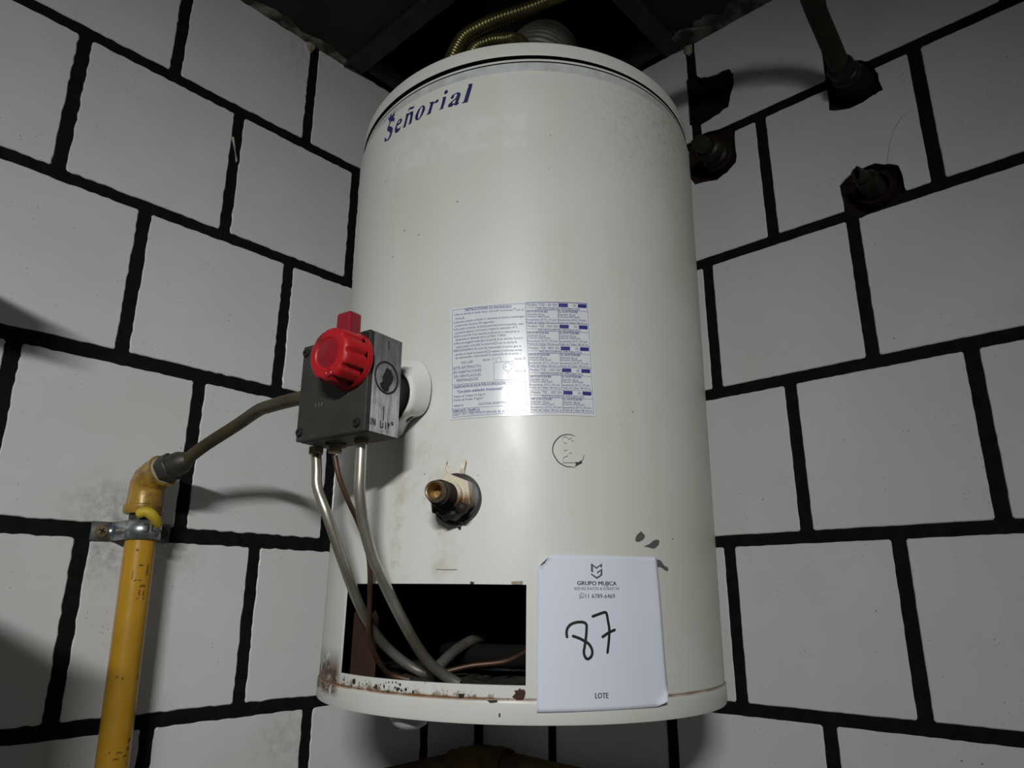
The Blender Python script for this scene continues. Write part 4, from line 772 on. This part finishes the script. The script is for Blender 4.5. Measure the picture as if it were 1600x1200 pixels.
a = [MV @ Vector((0.0215 + dx, -0.006 + dy, 0.02125)) for dx, dy in ((-0.0004, -0.006), (0.0004, -0.006), (0.0005, 0.006), (-0.0003, 0.006))]; bm.faces.new([bm.verts.new(p) for p in a])
mk('scratch', bm, M_ALU, valve)
# neck and spade-shaped escutcheon between valve and shell
bm = bmesh.new(); lathe(bm, [(0.0235, -0.062), (0.0235, -0.036), (0.0250, -0.034), (0.0250, -0.0215), (0.0, -0.0210)], MV @ Matrix.Translation((0.011, 0.003, 0)), 40); mk('valve_neck', bm, M_SOOT, heater, smooth=True)
esc = ESC[:]; cm = -132.0
full = [(2 * cm - a, z) for a, z in esc[::-1]][:-0 or None] + [(cm, -43.5)] + []
right = [(cm + 2, -43.8)] + esc; left = [(2 * cm - a, z) for a, z in right]
rim = smooth2(right, 4) + smooth2(left, 4)[::-1]
bm = bmesh.new(); rings = []
NR = len(rim)
def rimpt(i, f):
    a, z = rim[i]; P0 = hc(a, z, RH + 0.0028)
    ang = math.atan2(z + 84.0, a - cm); Q = MV @ Vector((0.010 + 0.0270 * math.cos(ang), 0.003 + 0.0270 * math.sin(ang), -0.0440))
    p = P0.lerp(Q, f); lift = 0.0024 * math.sin(PI * f) - 0.0022 * math.exp(-((f - 0.06) / 0.05) ** 2)
    return p - (MV.to_3x3() @ Vector((0, 0, 1))) * lift
for f in (0.0, 0.03, 0.14, 0.3, 0.5, 0.75, 1.0): rings.append([bm.verts.new(rimpt(i, f)) for i in range(NR)])
for a, b in zip(rings[:-1], rings[1:]):
    for k in range(NR):
        j = (k + 1) % NR; bm.faces.new((a[k], a[j], b[j], b[k]))
o = mk('escutcheon', bm, M_ESC, heater, smooth='all'); m = o.modifiers.new('thick', 'SOLIDIFY'); m.thickness = 0.0015; m.offset = 0

# burner tubes under the valve
def wtube(name, pts, r, mat, par, seg=12, n=6):
    bm = bmesh.new(); tube(bm, catmull([hl(p) for p in pts], n), r, seg); return mk(name, bm, mat, par, smooth=True)
def hexnut(name, c, r, h, mat, par, ax=(0, 0, 1), rot=0.2):
    bm = bmesh.new(); prism(bm, hexa(r, rot), 0, h, frame(hl(c), MHI.to_3x3() @ Vector(ax))); bmesh.ops.bevel(bm, geom=bm.edges[:], offset=r * 0.1, segments=1, affect='EDGES'); return mk(name, bm, mat, par)
t1 = wtube('burner_tube', TA, 0.0050, M_ALU, heater); t2 = wtube('burner_tube', TB, 0.0053, M_ALU, heater)
t3 = wtube('pilot_tube', TC, 0.0026, M_COPPER, heater); wtube('burner_tube', TD, 0.0055, M_ALU, heater); wtube('thermocouple_lead', TE, 0.0024, M_COPPER, heater)
hexnut('tube_nut', (TA[0][0], TA[0][1], -0.1462), 0.0078, 0.0070, M_BRASSN, t1); hexnut('tube_nut', (TB[0][0], TB[0][1], -0.1450), 0.0080, 0.0050, M_BRASSN, t2)
hexnut('tube_nut', (TC[0][0], TC[0][1], -0.1490), 0.0072, 0.0065, M_BRASSN, t3); hexnut('pilot_elbow', (TC[0][0] + 0.001, TC[0][1] + 0.002, -0.1435), 0.0118, 0.0085, M_VALVE, t3); 
bm = bmesh.new(); box(bm, (-0.0045, -0.003, 0), (0.0045, 0.003, 0.0006), 0.0002)
Mx = frame(hl((TC[0][0] + 0.0085, TC[0][1] + 0.0098, -0.1385)), MHI.to_3x3() @ Vector((0.70, 0.70, 0.05)), (0.70, -0.70, 0))
for v in bm.verts: v.co = Mx @ v.co
mk('bright_face', bm, M_ALU, t3)  # brighter plate set on one face of the pilot elbow
# plastic drain cap below the skirt
bm = bmesh.new(); lathe(bm, [(0.024, 0.003), (0.0235, -0.004), (0.019, -0.012), (0.011, -0.0165), (0.0, -0.0175)], Matrix.Translation(hl((0.4760, 0.3760, -0.3835))) @ Matrix.Diagonal((0.82, 0.82, 0.8, 1)), 32); mk('drain_cap', bm, M_CAP, heater, smooth=True)

# ================================================================== AUCTION SHEET on the heater
sheet = empty('lot_sheet', mat=MH @ Matrix.Translation(hc(78, -300, 0.2318))); sheet_inv = sheet.matrix_world.inverted() @ MH
tag(sheet, 'white paper sheet numbered 87 stuck on the heater front beside the opening', 'paper sheet')
# outline from its corners: top edge to bottom edge, slight wave, curled corner at top left and dog-ear at bottom right
def sheet_r(u, v):
    r = 0.2313 + 0.0022 * (v ** 1.5) + 0.0006 * math.sin(5 * u + 2 * v)
    r += 0.006 * max(0, 1 - (u / 0.10 + v / 0.14)) ** 1.5 + 0.004 * max(0, (u + v) - 1.88) / 0.12
    r += 0.0012 * max(0, (u - 0.85) / 0.15)
    return r
def edgeL(v): return 14.3 + 0.3 * math.sin(7 * v)
def edgeR(v): return 137.2 + 5.4 * v + 0.7 * math.sin(6 * v)
NU, NV = 36, 40
bm = bmesh.new(); V = []
for j in range(NV + 1):
    row = []
    for i in range(NU + 1):
        u, v = i / NU, j / NV
        zt = -242.0 + 1.3 * u; zb = -373.6 + 1.5 * u
        a = edgeL(v) + (edgeR(v) - edgeL(v)) * u; z = zt + (zb - zt) * v
        # torn / rounded corners
        d = u * 122 + v * 131 * 1.1
        if d < 13: k = (13 - d); a += k * 0.45; z -= k * 0.45
        d2 = (1 - u) * 122 + (1 - v) * 131
        if d2 < 14: k = (14 - d2); a -= k * 0.45; z += k * 0.30
        row.append(bm.verts.new(sheet_inv @ hc(a, z, sheet_r(u, v))))
    V.append(row)
for j in range(NV):
    for i in range(NU): bm.faces.new((V[j][i], V[j + 1][i], V[j + 1][i + 1], V[j][i + 1]))
pa = mk('page', bm, M_PAPER, sheet, smooth='all'); m = pa.modifiers.new('thick', 'SOLIDIFY'); m.thickness = 0.0002; m.offset = -1
_hc = hc
def on_sheet(a, z, r):
    v = min(1, max(0, (-242 - z) / 131.5)); u = min(1, max(0, (a - edgeL(v)) / (edgeR(v) - edgeL(v))))
    return sheet_inv @ _hc(a, z, sheet_r(u, v) + 0.00022 + (r - 0.23))
hc = on_sheet
bm = bmesh.new(); decal(bm, EMB['m'], 0.23); decal(bm, EMB['g'], 0.23); mk('emblem', bm, M_INKG, sheet)
bm = bmesh.new()
put_text(bm, PTXT[0][0], PTXT[0][1], PTXT[0][2], PTXT[0][3], 0.23, 0.16); mk('printed_heading', bm, M_INKD, sheet); bm = bmesh.new(); put_text(bm, PTXT[3][0], PTXT[3][1], PTXT[3][2], PTXT[3][3], 0.23, 0.16); mk('printed_footer', bm, M_INKD, sheet)
bm = bmesh.new(); put_text(bm, PTXT[1][0], PTXT[1][1], PTXT[1][2], PTXT[1][3], 0.23); put_text(bm, PTXT[2][0], PTXT[2][1], PTXT[2][2], PTXT[2][3], 0.23, 0.07)
c = WA[0]; rr = 2.1
stroke(bm, [(c[0] + rr * math.cos(k * PI / 9 - 2.6), c[1] + rr * math.sin(k * PI / 9 - 2.6)) for k in range(19)], 0.4, 0.23, 9); decal(bm, [(c[0] - 2.3, c[1] - 2.5), (c[0] - 0.6, c[1] - 1.9), (c[0] - 1.9, c[1] - 0.8)], 0.23); stroke(bm, [(c[0] - 0.9, c[1] + 0.9), (c[0] - 0.6, c[1] - 0.1), (c[0] + 0.3, c[1] - 0.8), (c[0] + 1.0, c[1] - 0.6)], 0.6, 0.23, 9)
mk('printed_contact', bm, M_INKG, sheet)
bm = bmesh.new()
for k in ('a', 'b', 'c'): stroke(bm, smooth2(NUM[k], 6), 2.5, 0.23, 9, True)
mk('handwritten_number', bm, M_MARK, sheet)
hc = _hc

# ================================================================== YELLOW GAS PIPE (left wall)
PX = 0.6085; PY = 0.036
gas = empty('gas_pipe', (PX, PY, ZF)); gi = child_inv(gas)
tag(gas, 'yellow painted gas pipe rising on the left wall with an olive tube to the valve', 'pipe')
bm = bmesh.new(); tube(bm, [(PX - 0.012, PY, ZF), (PX - 0.001, PY, -0.45), (PX + 0.004, PY, -0.215)], 0.0170, 28); mk('riser', bm, M_YEL, gas, True, gi)
bm = bmesh.new(); tube(bm, [(PX + 0.004, PY, -0.215), (PX + 0.005, PY, -0.175)], 0.0160, 24); mk('bare_thread', bm, M_ADAPT, gas, True, gi)
ex = PX + 0.006
bm = bmesh.new(); P = [(ex, PY, -0.186), (ex, PY, -0.183), (ex, PY, -0.176), (ex, PY, -0.1745), (ex, PY, -0.161), (ex, PY + 0.001, -0.152), (ex - 0.001, PY + 0.005, -0.1445), (ex - 0.0035, PY + 0.0125, -0.1395), (ex - 0.0055, PY + 0.0185, -0.1372), (ex - 0.0062, PY + 0.0210, -0.1362), (ex - 0.0069, PY + 0.0232, -0.1353)]
tube(bm, P, [0.0205, 0.0222, 0.0222, 0.0200, 0.0192, 0.0196, 0.0198, 0.0192, 0.0190, 0.0200, 0.0200], 28); mk('elbow', bm, M_ELB, gas, True, gi)
ed = Vector((-0.34, 0.90, 0.30)).normalized(); E0 = Vector((ex - 0.0066, PY + 0.0225, -0.1355))
bm = bmesh.new(); tube(bm, [E0 - ed * 0.003, E0 + ed * 0.003], 0.0172, 24); mk('thread_tape', bm, M_PTFE, gas, True, gi)
bm = bmesh.new(); prism(bm, hexa(0.0178, 0.4), 0.002, 0.017, frame(E0, ed, (0, 0, 1))); bmesh.ops.bevel(bm, geom=bm.edges[:], offset=0.0012, segments=1, affect='EDGES'); lathe(bm, [(0.0145, 0.016), (0.0140, 0.028), (0.0105, 0.036), (0.0075, 0.040), (0.0, 0.040)], frame(E0, ed, (0, 0, 1)), 24); mk('hex_adapter', bm, M_ADAPT, gas, True, gi)
E1 = E0 + ed * 0.036
bm = bmesh.new(); tube(bm, catmull([E1, (0.5850, 0.112, -0.1085), (0.5690, 0.155, -0.0870), (0.5690, 0.200, -0.0780), (0.5740, 0.235, -0.0800), (0.5800, 0.290, -0.0845), (0.5815, 0.330, -0.0880), (0.581, 0.346, -0.0895)], 6), 0.0072, 16); mk('supply_tube', bm, M_OLIVE, gas, True, gi)
bm = bmesh.new(); lathe(bm, [(0.0, 0.0), (0.010, 0.0), (0.0105, 0.010), (0.008, 0.014), (0.0, 0.014)], frame((0.581, 0.328, -0.0880), (0, 1, 0)), 20); mk('flare_nut', bm, M_OLIVE, gas, True, gi)
bm = bmesh.new(); tube(bm, catmull([(ex + 0.0125, PY + 0.016, -0.1880), (ex + 0.005, PY + 0.0225, -0.1850), (ex - 0.004, PY + 0.0235, -0.1905), (ex - 0.013, PY + 0.0165, -0.1985)], 5), [0.004, 0.0055, 0.006, 0.006, 0.006, 0.006, 0.006, 0.0062, 0.0062, 0.0062, 0.006, 0.0062, 0.006, 0.0058, 0.0055, 0.005][:16], 12); o = mk('sealing_putty', bm, M_TAPE, gas, True, gi)

rise = [o for o in gas.children if o.name.startswith('riser')][0]
bm = bmesh.new(); rn = Rnd(21)
def on_pipe(z, ang, dz, da):
    x0 = PX + 0.004 - 0.005 * (-0.215 - z) / 0.235
    return [(x0 + 0.01725 * math.sin(a), PY + 0.01725 * math.cos(a), zz) for a, zz in ((ang - da, z - dz), (ang + da, z - dz), (ang + da * 0.6, z + dz), (ang - da * 0.8, z + dz))]
for z, a, dz, da in [(-0.250, -0.30, 0.0060, 0.06), (-0.262, 0.25, 0.0010, 0.25), (-0.245, 0.15, 0.0012, 0.14), (-0.268, -0.1, 0.0014, 0.20), (-0.275, 0.05, 0.0030, 0.05), (-0.276, -0.22, 0.0030, 0.05), (-0.282, -0.05, 0.0010, 0.3), (-0.228, 0.50, 0.0012, 0.10), (-0.256, 0.60, 0.005, 0.03), (-0.365, -0.62, 0.0030, 0.05), (-0.430, -0.55, 0.0022, 0.12), (-0.438, -0.50, 0.0018, 0.10), (-0.445, -0.35, 0.0012, 0.16), (-0.441, 0.05, 0.0008, 0.2), (-0.447, 0.2, 0.0009, 0.2)]:
    bm.faces.new([bm.verts.new(v) for v in on_pipe(z, a, dz, da)])
tag(mk('scuff_marks', bm, M_SCUFF, rise), kind='stuff')

# pipe clamp
clamp = empty('pipe_clamp', (PX + 0.004, 0.0, -0.205)); ci = child_inv(clamp)
tag(clamp, 'galvanised strap clamp with two screws holding the yellow gas pipe', 'clamp')
zc0, zc1 = -0.2155, -0.1935; pc = PX + 0.0035; ring = []
for k in range(17):
    a = PI * k / 16; ring.append((pc + 0.0195 * math.cos(a), PY + 0.0195 * math.sin(a)))
path = [(pc + 0.0455, 0.0022), (pc + 0.0235, 0.0022), (pc + 0.0205, 0.006), (pc + 0.0196, PY - 0.01)] + ring + [(pc - 0.0196, PY - 0.01), (pc - 0.0205, 0.006), (pc - 0.0235, 0.0022), (pc - 0.0455, 0.0022)]
bm = bmesh.new(); V0 = [bm.verts.new((x, y, zc0 + (x - pc) * -0.03)) for x, y in path]; V1 = [bm.verts.new((x, y, zc1 + (x - pc) * -0.03)) for x, y in path]
for i in range(len(path) - 1): bm.faces.new((V0[i], V0[i + 1], V1[i + 1], V1[i]))
st = mk('strap', bm, M_GALV, clamp, True, ci); m = st.modifiers.new('thick', 'SOLIDIFY'); m.thickness = 0.0016; m.offset = 0
for sx in (-0.034, 0.034):
    Ms = frame((pc + sx, 0.0028, -0.2045 - sx * 0.03), (0, 1, 0), (1, 0, 0.4)); bm = bmesh.new(); lathe(bm, [(0.0082, 0.0), (0.0082, 0.001), (0.0066, 0.0028), (0.003, 0.0034), (0.0, 0.0034)], Ms, 28); s = mk('screw', bm, M_SCRB if sx > 0 else M_SCREW, clamp, True, ci)
    bm = bmesh.new(); box(bm, (-0.004, -0.0008, 0.0030), (0.004, 0.0008, 0.0037)); box(bm, (-0.0008, -0.004, 0.0030), (0.0008, 0.004, 0.0037))
    for v in bm.verts: v.co = Ms @ v.co
    o = mk('screw_slot', bm, M_SCREW, s)
bm = bmesh.new()
for x, z, wd, hh in ((0.004, -0.199, 0.006, 0.0016), (0.002, -0.2035, 0.0016, 0.008), (0.0045, -0.2075, 0.005, 0.0012), (-0.003, -0.201, 0.0014, 0.009), (-0.0055, -0.206, 0.005, 0.0012)):
    a = x / 0.0207
    vs = [(pc + 0.0207 * math.sin(a + d), PY + 0.0207 * math.cos(a + d), zz) for d, zz in ((-wd / 0.04, z - hh / 2), (wd / 0.04, z - hh / 2), (wd / 0.04, z + hh / 2), (-wd / 0.04, z + hh / 2))]
    bm.faces.new([bm.verts.new(v) for v in vs])
mk('dark_marks', bm, M_SCREW, st)

# ================================================================== PIPE ENDS IN THE RIGHT WALL
def ringprof(lst): return lst
wp = empty('water_pipe', (0, 0.727, 0.4215)); wi = child_inv(wp)
tag(wp, 'tarnished pipe with coupling bending up out of the right wall to the ceiling', 'pipe')
W0 = Vector((0, 0.7245, 0.4230)); wd = Vector((1, -0.10, 0.10)).normalized(); MW = frame(W0, wd, (0, 0, 1))
bm = bmesh.new(); lathe(bm, [(0.0, -0.018), (0.0235, -0.018), (0.0240, 0.010), (0.0225, 0.0125), (0.0185, 0.0135), (0.0, 0.0135)], MW, 36); mk('wall_socket', bm, M_BRICK, wp, True, wi)
bm = bmesh.new(); lathe(bm, [(0.0, 0.012), (0.0190, 0.012), (0.0200, 0.016), (0.0200, 0.024), (0.0180, 0.0270), (0.0165, 0.0280), (0.0165, 0.0330), (0.0182, 0.0345), (0.0182, 0.0420), (0.0160, 0.0450), (0.0, 0.0450)], MW, 36); mk('coupling', bm, M_GREENC, wp, True, wi)
pp = catmull([W0 + wd * 0.040, (0.080, 0.7200, 0.4520), (0.125, 0.7205, 0.4750), (0.200, 0.7270, 0.4950), (0.330, 0.7370, 0.5150), (0.600, 0.7500, 0.5200), (0.720, 0.7550, 0.5300), (0.760, 0.7570, 0.5700), (0.762, 0.7570, 0.6450)], 5)
bm = bmesh.new(); tube(bm, pp, 0.0133, 18); mk('bent_pipe', bm, M_GREENP, wp, True, wi)

ps = empty('pipe_stub', (0, 0.726, 0.253)); pi_ = child_inv(ps)
tag(ps, 'cut pipe stub with torn end in the right wall, below the bent pipe', 'pipe stub')
S0 = Vector((0, 0.7285, 0.2520)); sd = Vector((1, -0.02, 0.03)).normalized(); MS = frame(S0, sd, (0, 0, 1))
bm = bmesh.new(); lathe(bm, [(0.0, -0.018), (0.0255, -0.018), (0.0255, -0.003), (0.0235, 0.001), (0.0205, 0.0015), (0.0195, 0.0)], MS, 36); lathe(bm, [(0.0195, 0.0), (0.0195, -0.010), (0.0, -0.010)], MS, 36); mk('wall_socket', bm, M_BRICK, ps, True, pi_)
bm = bmesh.new(); pr = [(0.0, -0.010), (0.0142, -0.010)]; zz = -0.008
while zz < 0.022: pr += [(0.0134, zz), (0.0146, zz + 0.0014), (0.0134, zz + 0.0028)]; zz += 0.0032
lathe(bm, pr + [(0.0120, 0.026), (0.0, 0.026)], MS, 30); mk('threaded_plug', bm, M_GREENC, ps, True, pi_)
bm = bmesh.new(); q0 = S0 + sd * 0.020 + Vector((0, -0.002, 0.003)); dd = Vector((0.80, -0.30, 0.12)).normalized(); ML = frame(q0, dd, (0, 0, 1))
rn = Rnd(31); n = 22; r0 = [bm.verts.new(ML @ Vector((0.0098 * math.cos(2 * PI * k / n), 0.0098 * math.sin(2 * PI * k / n), -0.004))) for k in range(n)]
r1 = [bm.verts.new(ML @ Vector((0.0092 * math.cos(2 * PI * k / n), 0.0092 * math.sin(2 * PI * k / n), 0.020 + rn.j(0.003) + 0.005 * math.cos(2 * PI * k / n + 0.8)))) for k in range(n)]
r2 = [bm.verts.new(ML @ Vector((0.0072 * math.cos(2 * PI * k / n), 0.0072 * math.sin(2 * PI * k / n), 0.019 + rn.j(0.002) + 0.005 * math.cos(2 * PI * k / n + 0.8)))) for k in range(n)]
r3 = [bm.verts.new(ML @ Vector((0.0068 * math.cos(2 * PI * k / n), 0.0068 * math.sin(2 * PI * k / n), 0.000))) for k in range(n)]
for a, b in ((r0, r1), (r1, r2), (r2, r3)):
    for k in range(n): bm.faces.new((a[k], a[(k + 1) % n], b[(k + 1) % n], b[k]))
bm.faces.new(r3); mk('torn_tube', bm, M_GREENP, ps, True, pi_)

cp = empty('pipe_connector', (0, 0.512, 0.40)); cpi = child_inv(cp)
tag(cp, 'dark ringed pipe connector in the right wall half hidden behind the heater top', 'pipe connector')
Q0 = Vector((0, 0.5130, 0.4000)); MQ = frame(Q0, (1, -0.05, 0.0), (0, 0, 1))
bm = bmesh.new(); lathe(bm, [(0.0, -0.018), (0.0265, -0.018), (0.0265, 0.000), (0.0240, 0.003), (0.0, 0.003)], MQ, 36); mk('wall_socket', bm, M_BRICK, cp, True, cpi)
bm = bmesh.new(); lathe(bm, [(0.0, 0.002), (0.0215, 0.002), (0.0220, 0.008), (0.0190, 0.011), (0.0180, 0.012), (0.0180, 0.020), (0.0195, 0.021), (0.0195, 0.031), (0.0160, 0.034), (0.0, 0.034)], MQ, 36); mk('coupling', bm, M_GREENC, cp, True, cpi)
bm = bmesh.new(); tube(bm, catmull([Q0 + Vector((0.03, -0.0015, 0)), (0.042, 0.5105, 0.400), (0.054, 0.5095, 0.400)], 5), 0.0125, 18); mk('short_pipe', bm, M_GREENP, cp, True, cpi)

# ================================================================== ABOVE THE HEATER: hoses and flue duct
def corrugated(path, r, pitch, depth, seg, step):
    P = catmull(path, 40); L = [0]
    for a, b in zip(P[:-1], P[1:]): L.append(L[-1] + (b - a).length)
    out = []; rs = []; s = 0; i = 0; n = int(L[-1] / step)
    for k in range(n + 1):
        s = L[-1] * k / n
        while i < len(L) - 2 and L[i + 1] < s: i += 1
        f = (s - L[i]) / max(1e-9, L[i + 1] - L[i]); out.append(P[i].lerp(P[i + 1], f)); rs.append(r - depth * (0.5 - 0.5 * math.cos(2 * PI * s / pitch)))
    bm = bmesh.new(); tube(bm, out, rs, seg); return bm
bm = corrugated([(0.392, 0.262, 0.316), (0.388, 0.268, 0.40), (0.3740, 0.2834, 0.4700), (0.3567, 0.2912, 0.5230), (0.3395, 0.3047, 0.5460), (0.3138, 0.327, 0.5690), (0.2783, 0.3611, 0.5930), (0.2478, 0.3902, 0.6180), (0.200, 0.420, 0.660), (0.10, 0.43, 0.70), (0.0, 0.43, 0.715)], 0.0112, 0.0058, 0.0024, 14, 0.00145)
h = tag(mk('flexible_hose', bm, M_FLEX, smooth='all'), 'brass coloured corrugated hose arching up from the heater top into the ceiling gap', 'hose', 'corrugated hoses above the heater')
bm = corrugated([(0.372, 0.305, 0.318), (0.366, 0.300, 0.42), (0.3483, 0.3052, 0.4960), (0.3315, 0.3177, 0.5180), (0.3104, 0.3307, 0.5300), (0.3010, 0.3450, 0.5280), (0.310, 0.372, 0.495), (0.332, 0.402, 0.430), (0.345, 0.412, 0.324)], 0.0105, 0.0050, 0.0022, 14, 0.00125)
tag(mk('flexible_hose', bm, M_FLEX, smooth='all'), 'lower brass corrugated hose looping just above the heater lid', 'hose', 'corrugated hoses above the heater')
bm = corrugated([(0.2800, 0.345, 0.318), (0.272, 0.350, 0.42), (0.250, 0.350, 0.500), (0.212, 0.330, 0.560), (0.165, 0.285, 0.605), (0.125, 0.225, 0.660), (0.11, 0.18, 0.76), (0.10, 0.16, 1.0)], 0.058, 0.0105, 0.0042, 40, 0.00175)
tag(mk('flue_duct', bm, M_DUCT, smooth='all'), 'grey corrugated flue duct rising from the heater lid behind the hoses', 'duct')

# ================================================================== shelf and worktop further along the left wall (they shade its edge)
def wall_board(name, z0, z1, depth, label):
    t = empty(name, (1.3, 0.0, z0)); ti = child_inv(t); tag(t, label, 'shelf')
    bm = bmesh.new(); box(bm, (0.88, 0.001, z0), (1.75, depth, z1), 0.003); mk('board', bm, M_CAB, t, False, ti)
    for x in (0.98, 1.60):
        bm = bmesh.new(); box(bm, (x, 0.001, z0 - 0.10), (x + 0.02, 0.006, z0)); box(bm, (x, 0.006, z0 - 0.006), (x + 0.02, depth * 0.8, z0)); mk('bracket', bm, M_STEEL_D, t, False, ti)
wall_board('wall_shelf', 0.041, 0.076, 0.21, 'thin grey shelf board on brackets on the left tiled wall, the upper one')
wall_board('wall_worktop', -0.310, -0.222, 0.33, 'thick grey worktop slab on brackets on the left tiled wall, the lower one')

# ================================================================== LOWER PIPE below the heater
dp = empty('drain_pipe', (0.045, 0.045, -0.53)); di = child_inv(dp)
tag(dp, 'brown stained pipe bending round the wall corner below the heater', 'pipe')
bm = bmesh.new(); tube(bm, catmull([(0.530, 0.042, -0.75), (0.530, 0.042, -0.60), (0.518, 0.042, -0.556), (0.475, 0.042, -0.540), (0.40, 0.042, -0.536), (0.075, 0.042, -0.530)], 5), 0.020, 20); mk('left_run', bm, M_DRAIN, dp, True, di)
bm = bmesh.new(); tube(bm, [(0.042, 1.2, -0.552), (0.042, 0.075, -0.530)], 0.020, 20); mk('right_run', bm, M_DRAIN, dp, True, di)
bm = bmesh.new(); tube(bm, [(0.100, 0.042, -0.5305), (0.0785, 0.042, -0.530), (0.078, 0.042, -0.530), (0.060, 0.0425, -0.5295), (0.048, 0.048, -0.5295), (0.0425, 0.060, -0.5295), (0.042, 0.078, -0.530), (0.042, 0.0785, -0.530), (0.042, 0.100, -0.5305)], [0.0245, 0.0250, 0.0228, 0.0232, 0.0236, 0.0232, 0.0228, 0.0250, 0.0245], 22); mk('elbow', bm, M_DRAIN, dp, True, di)
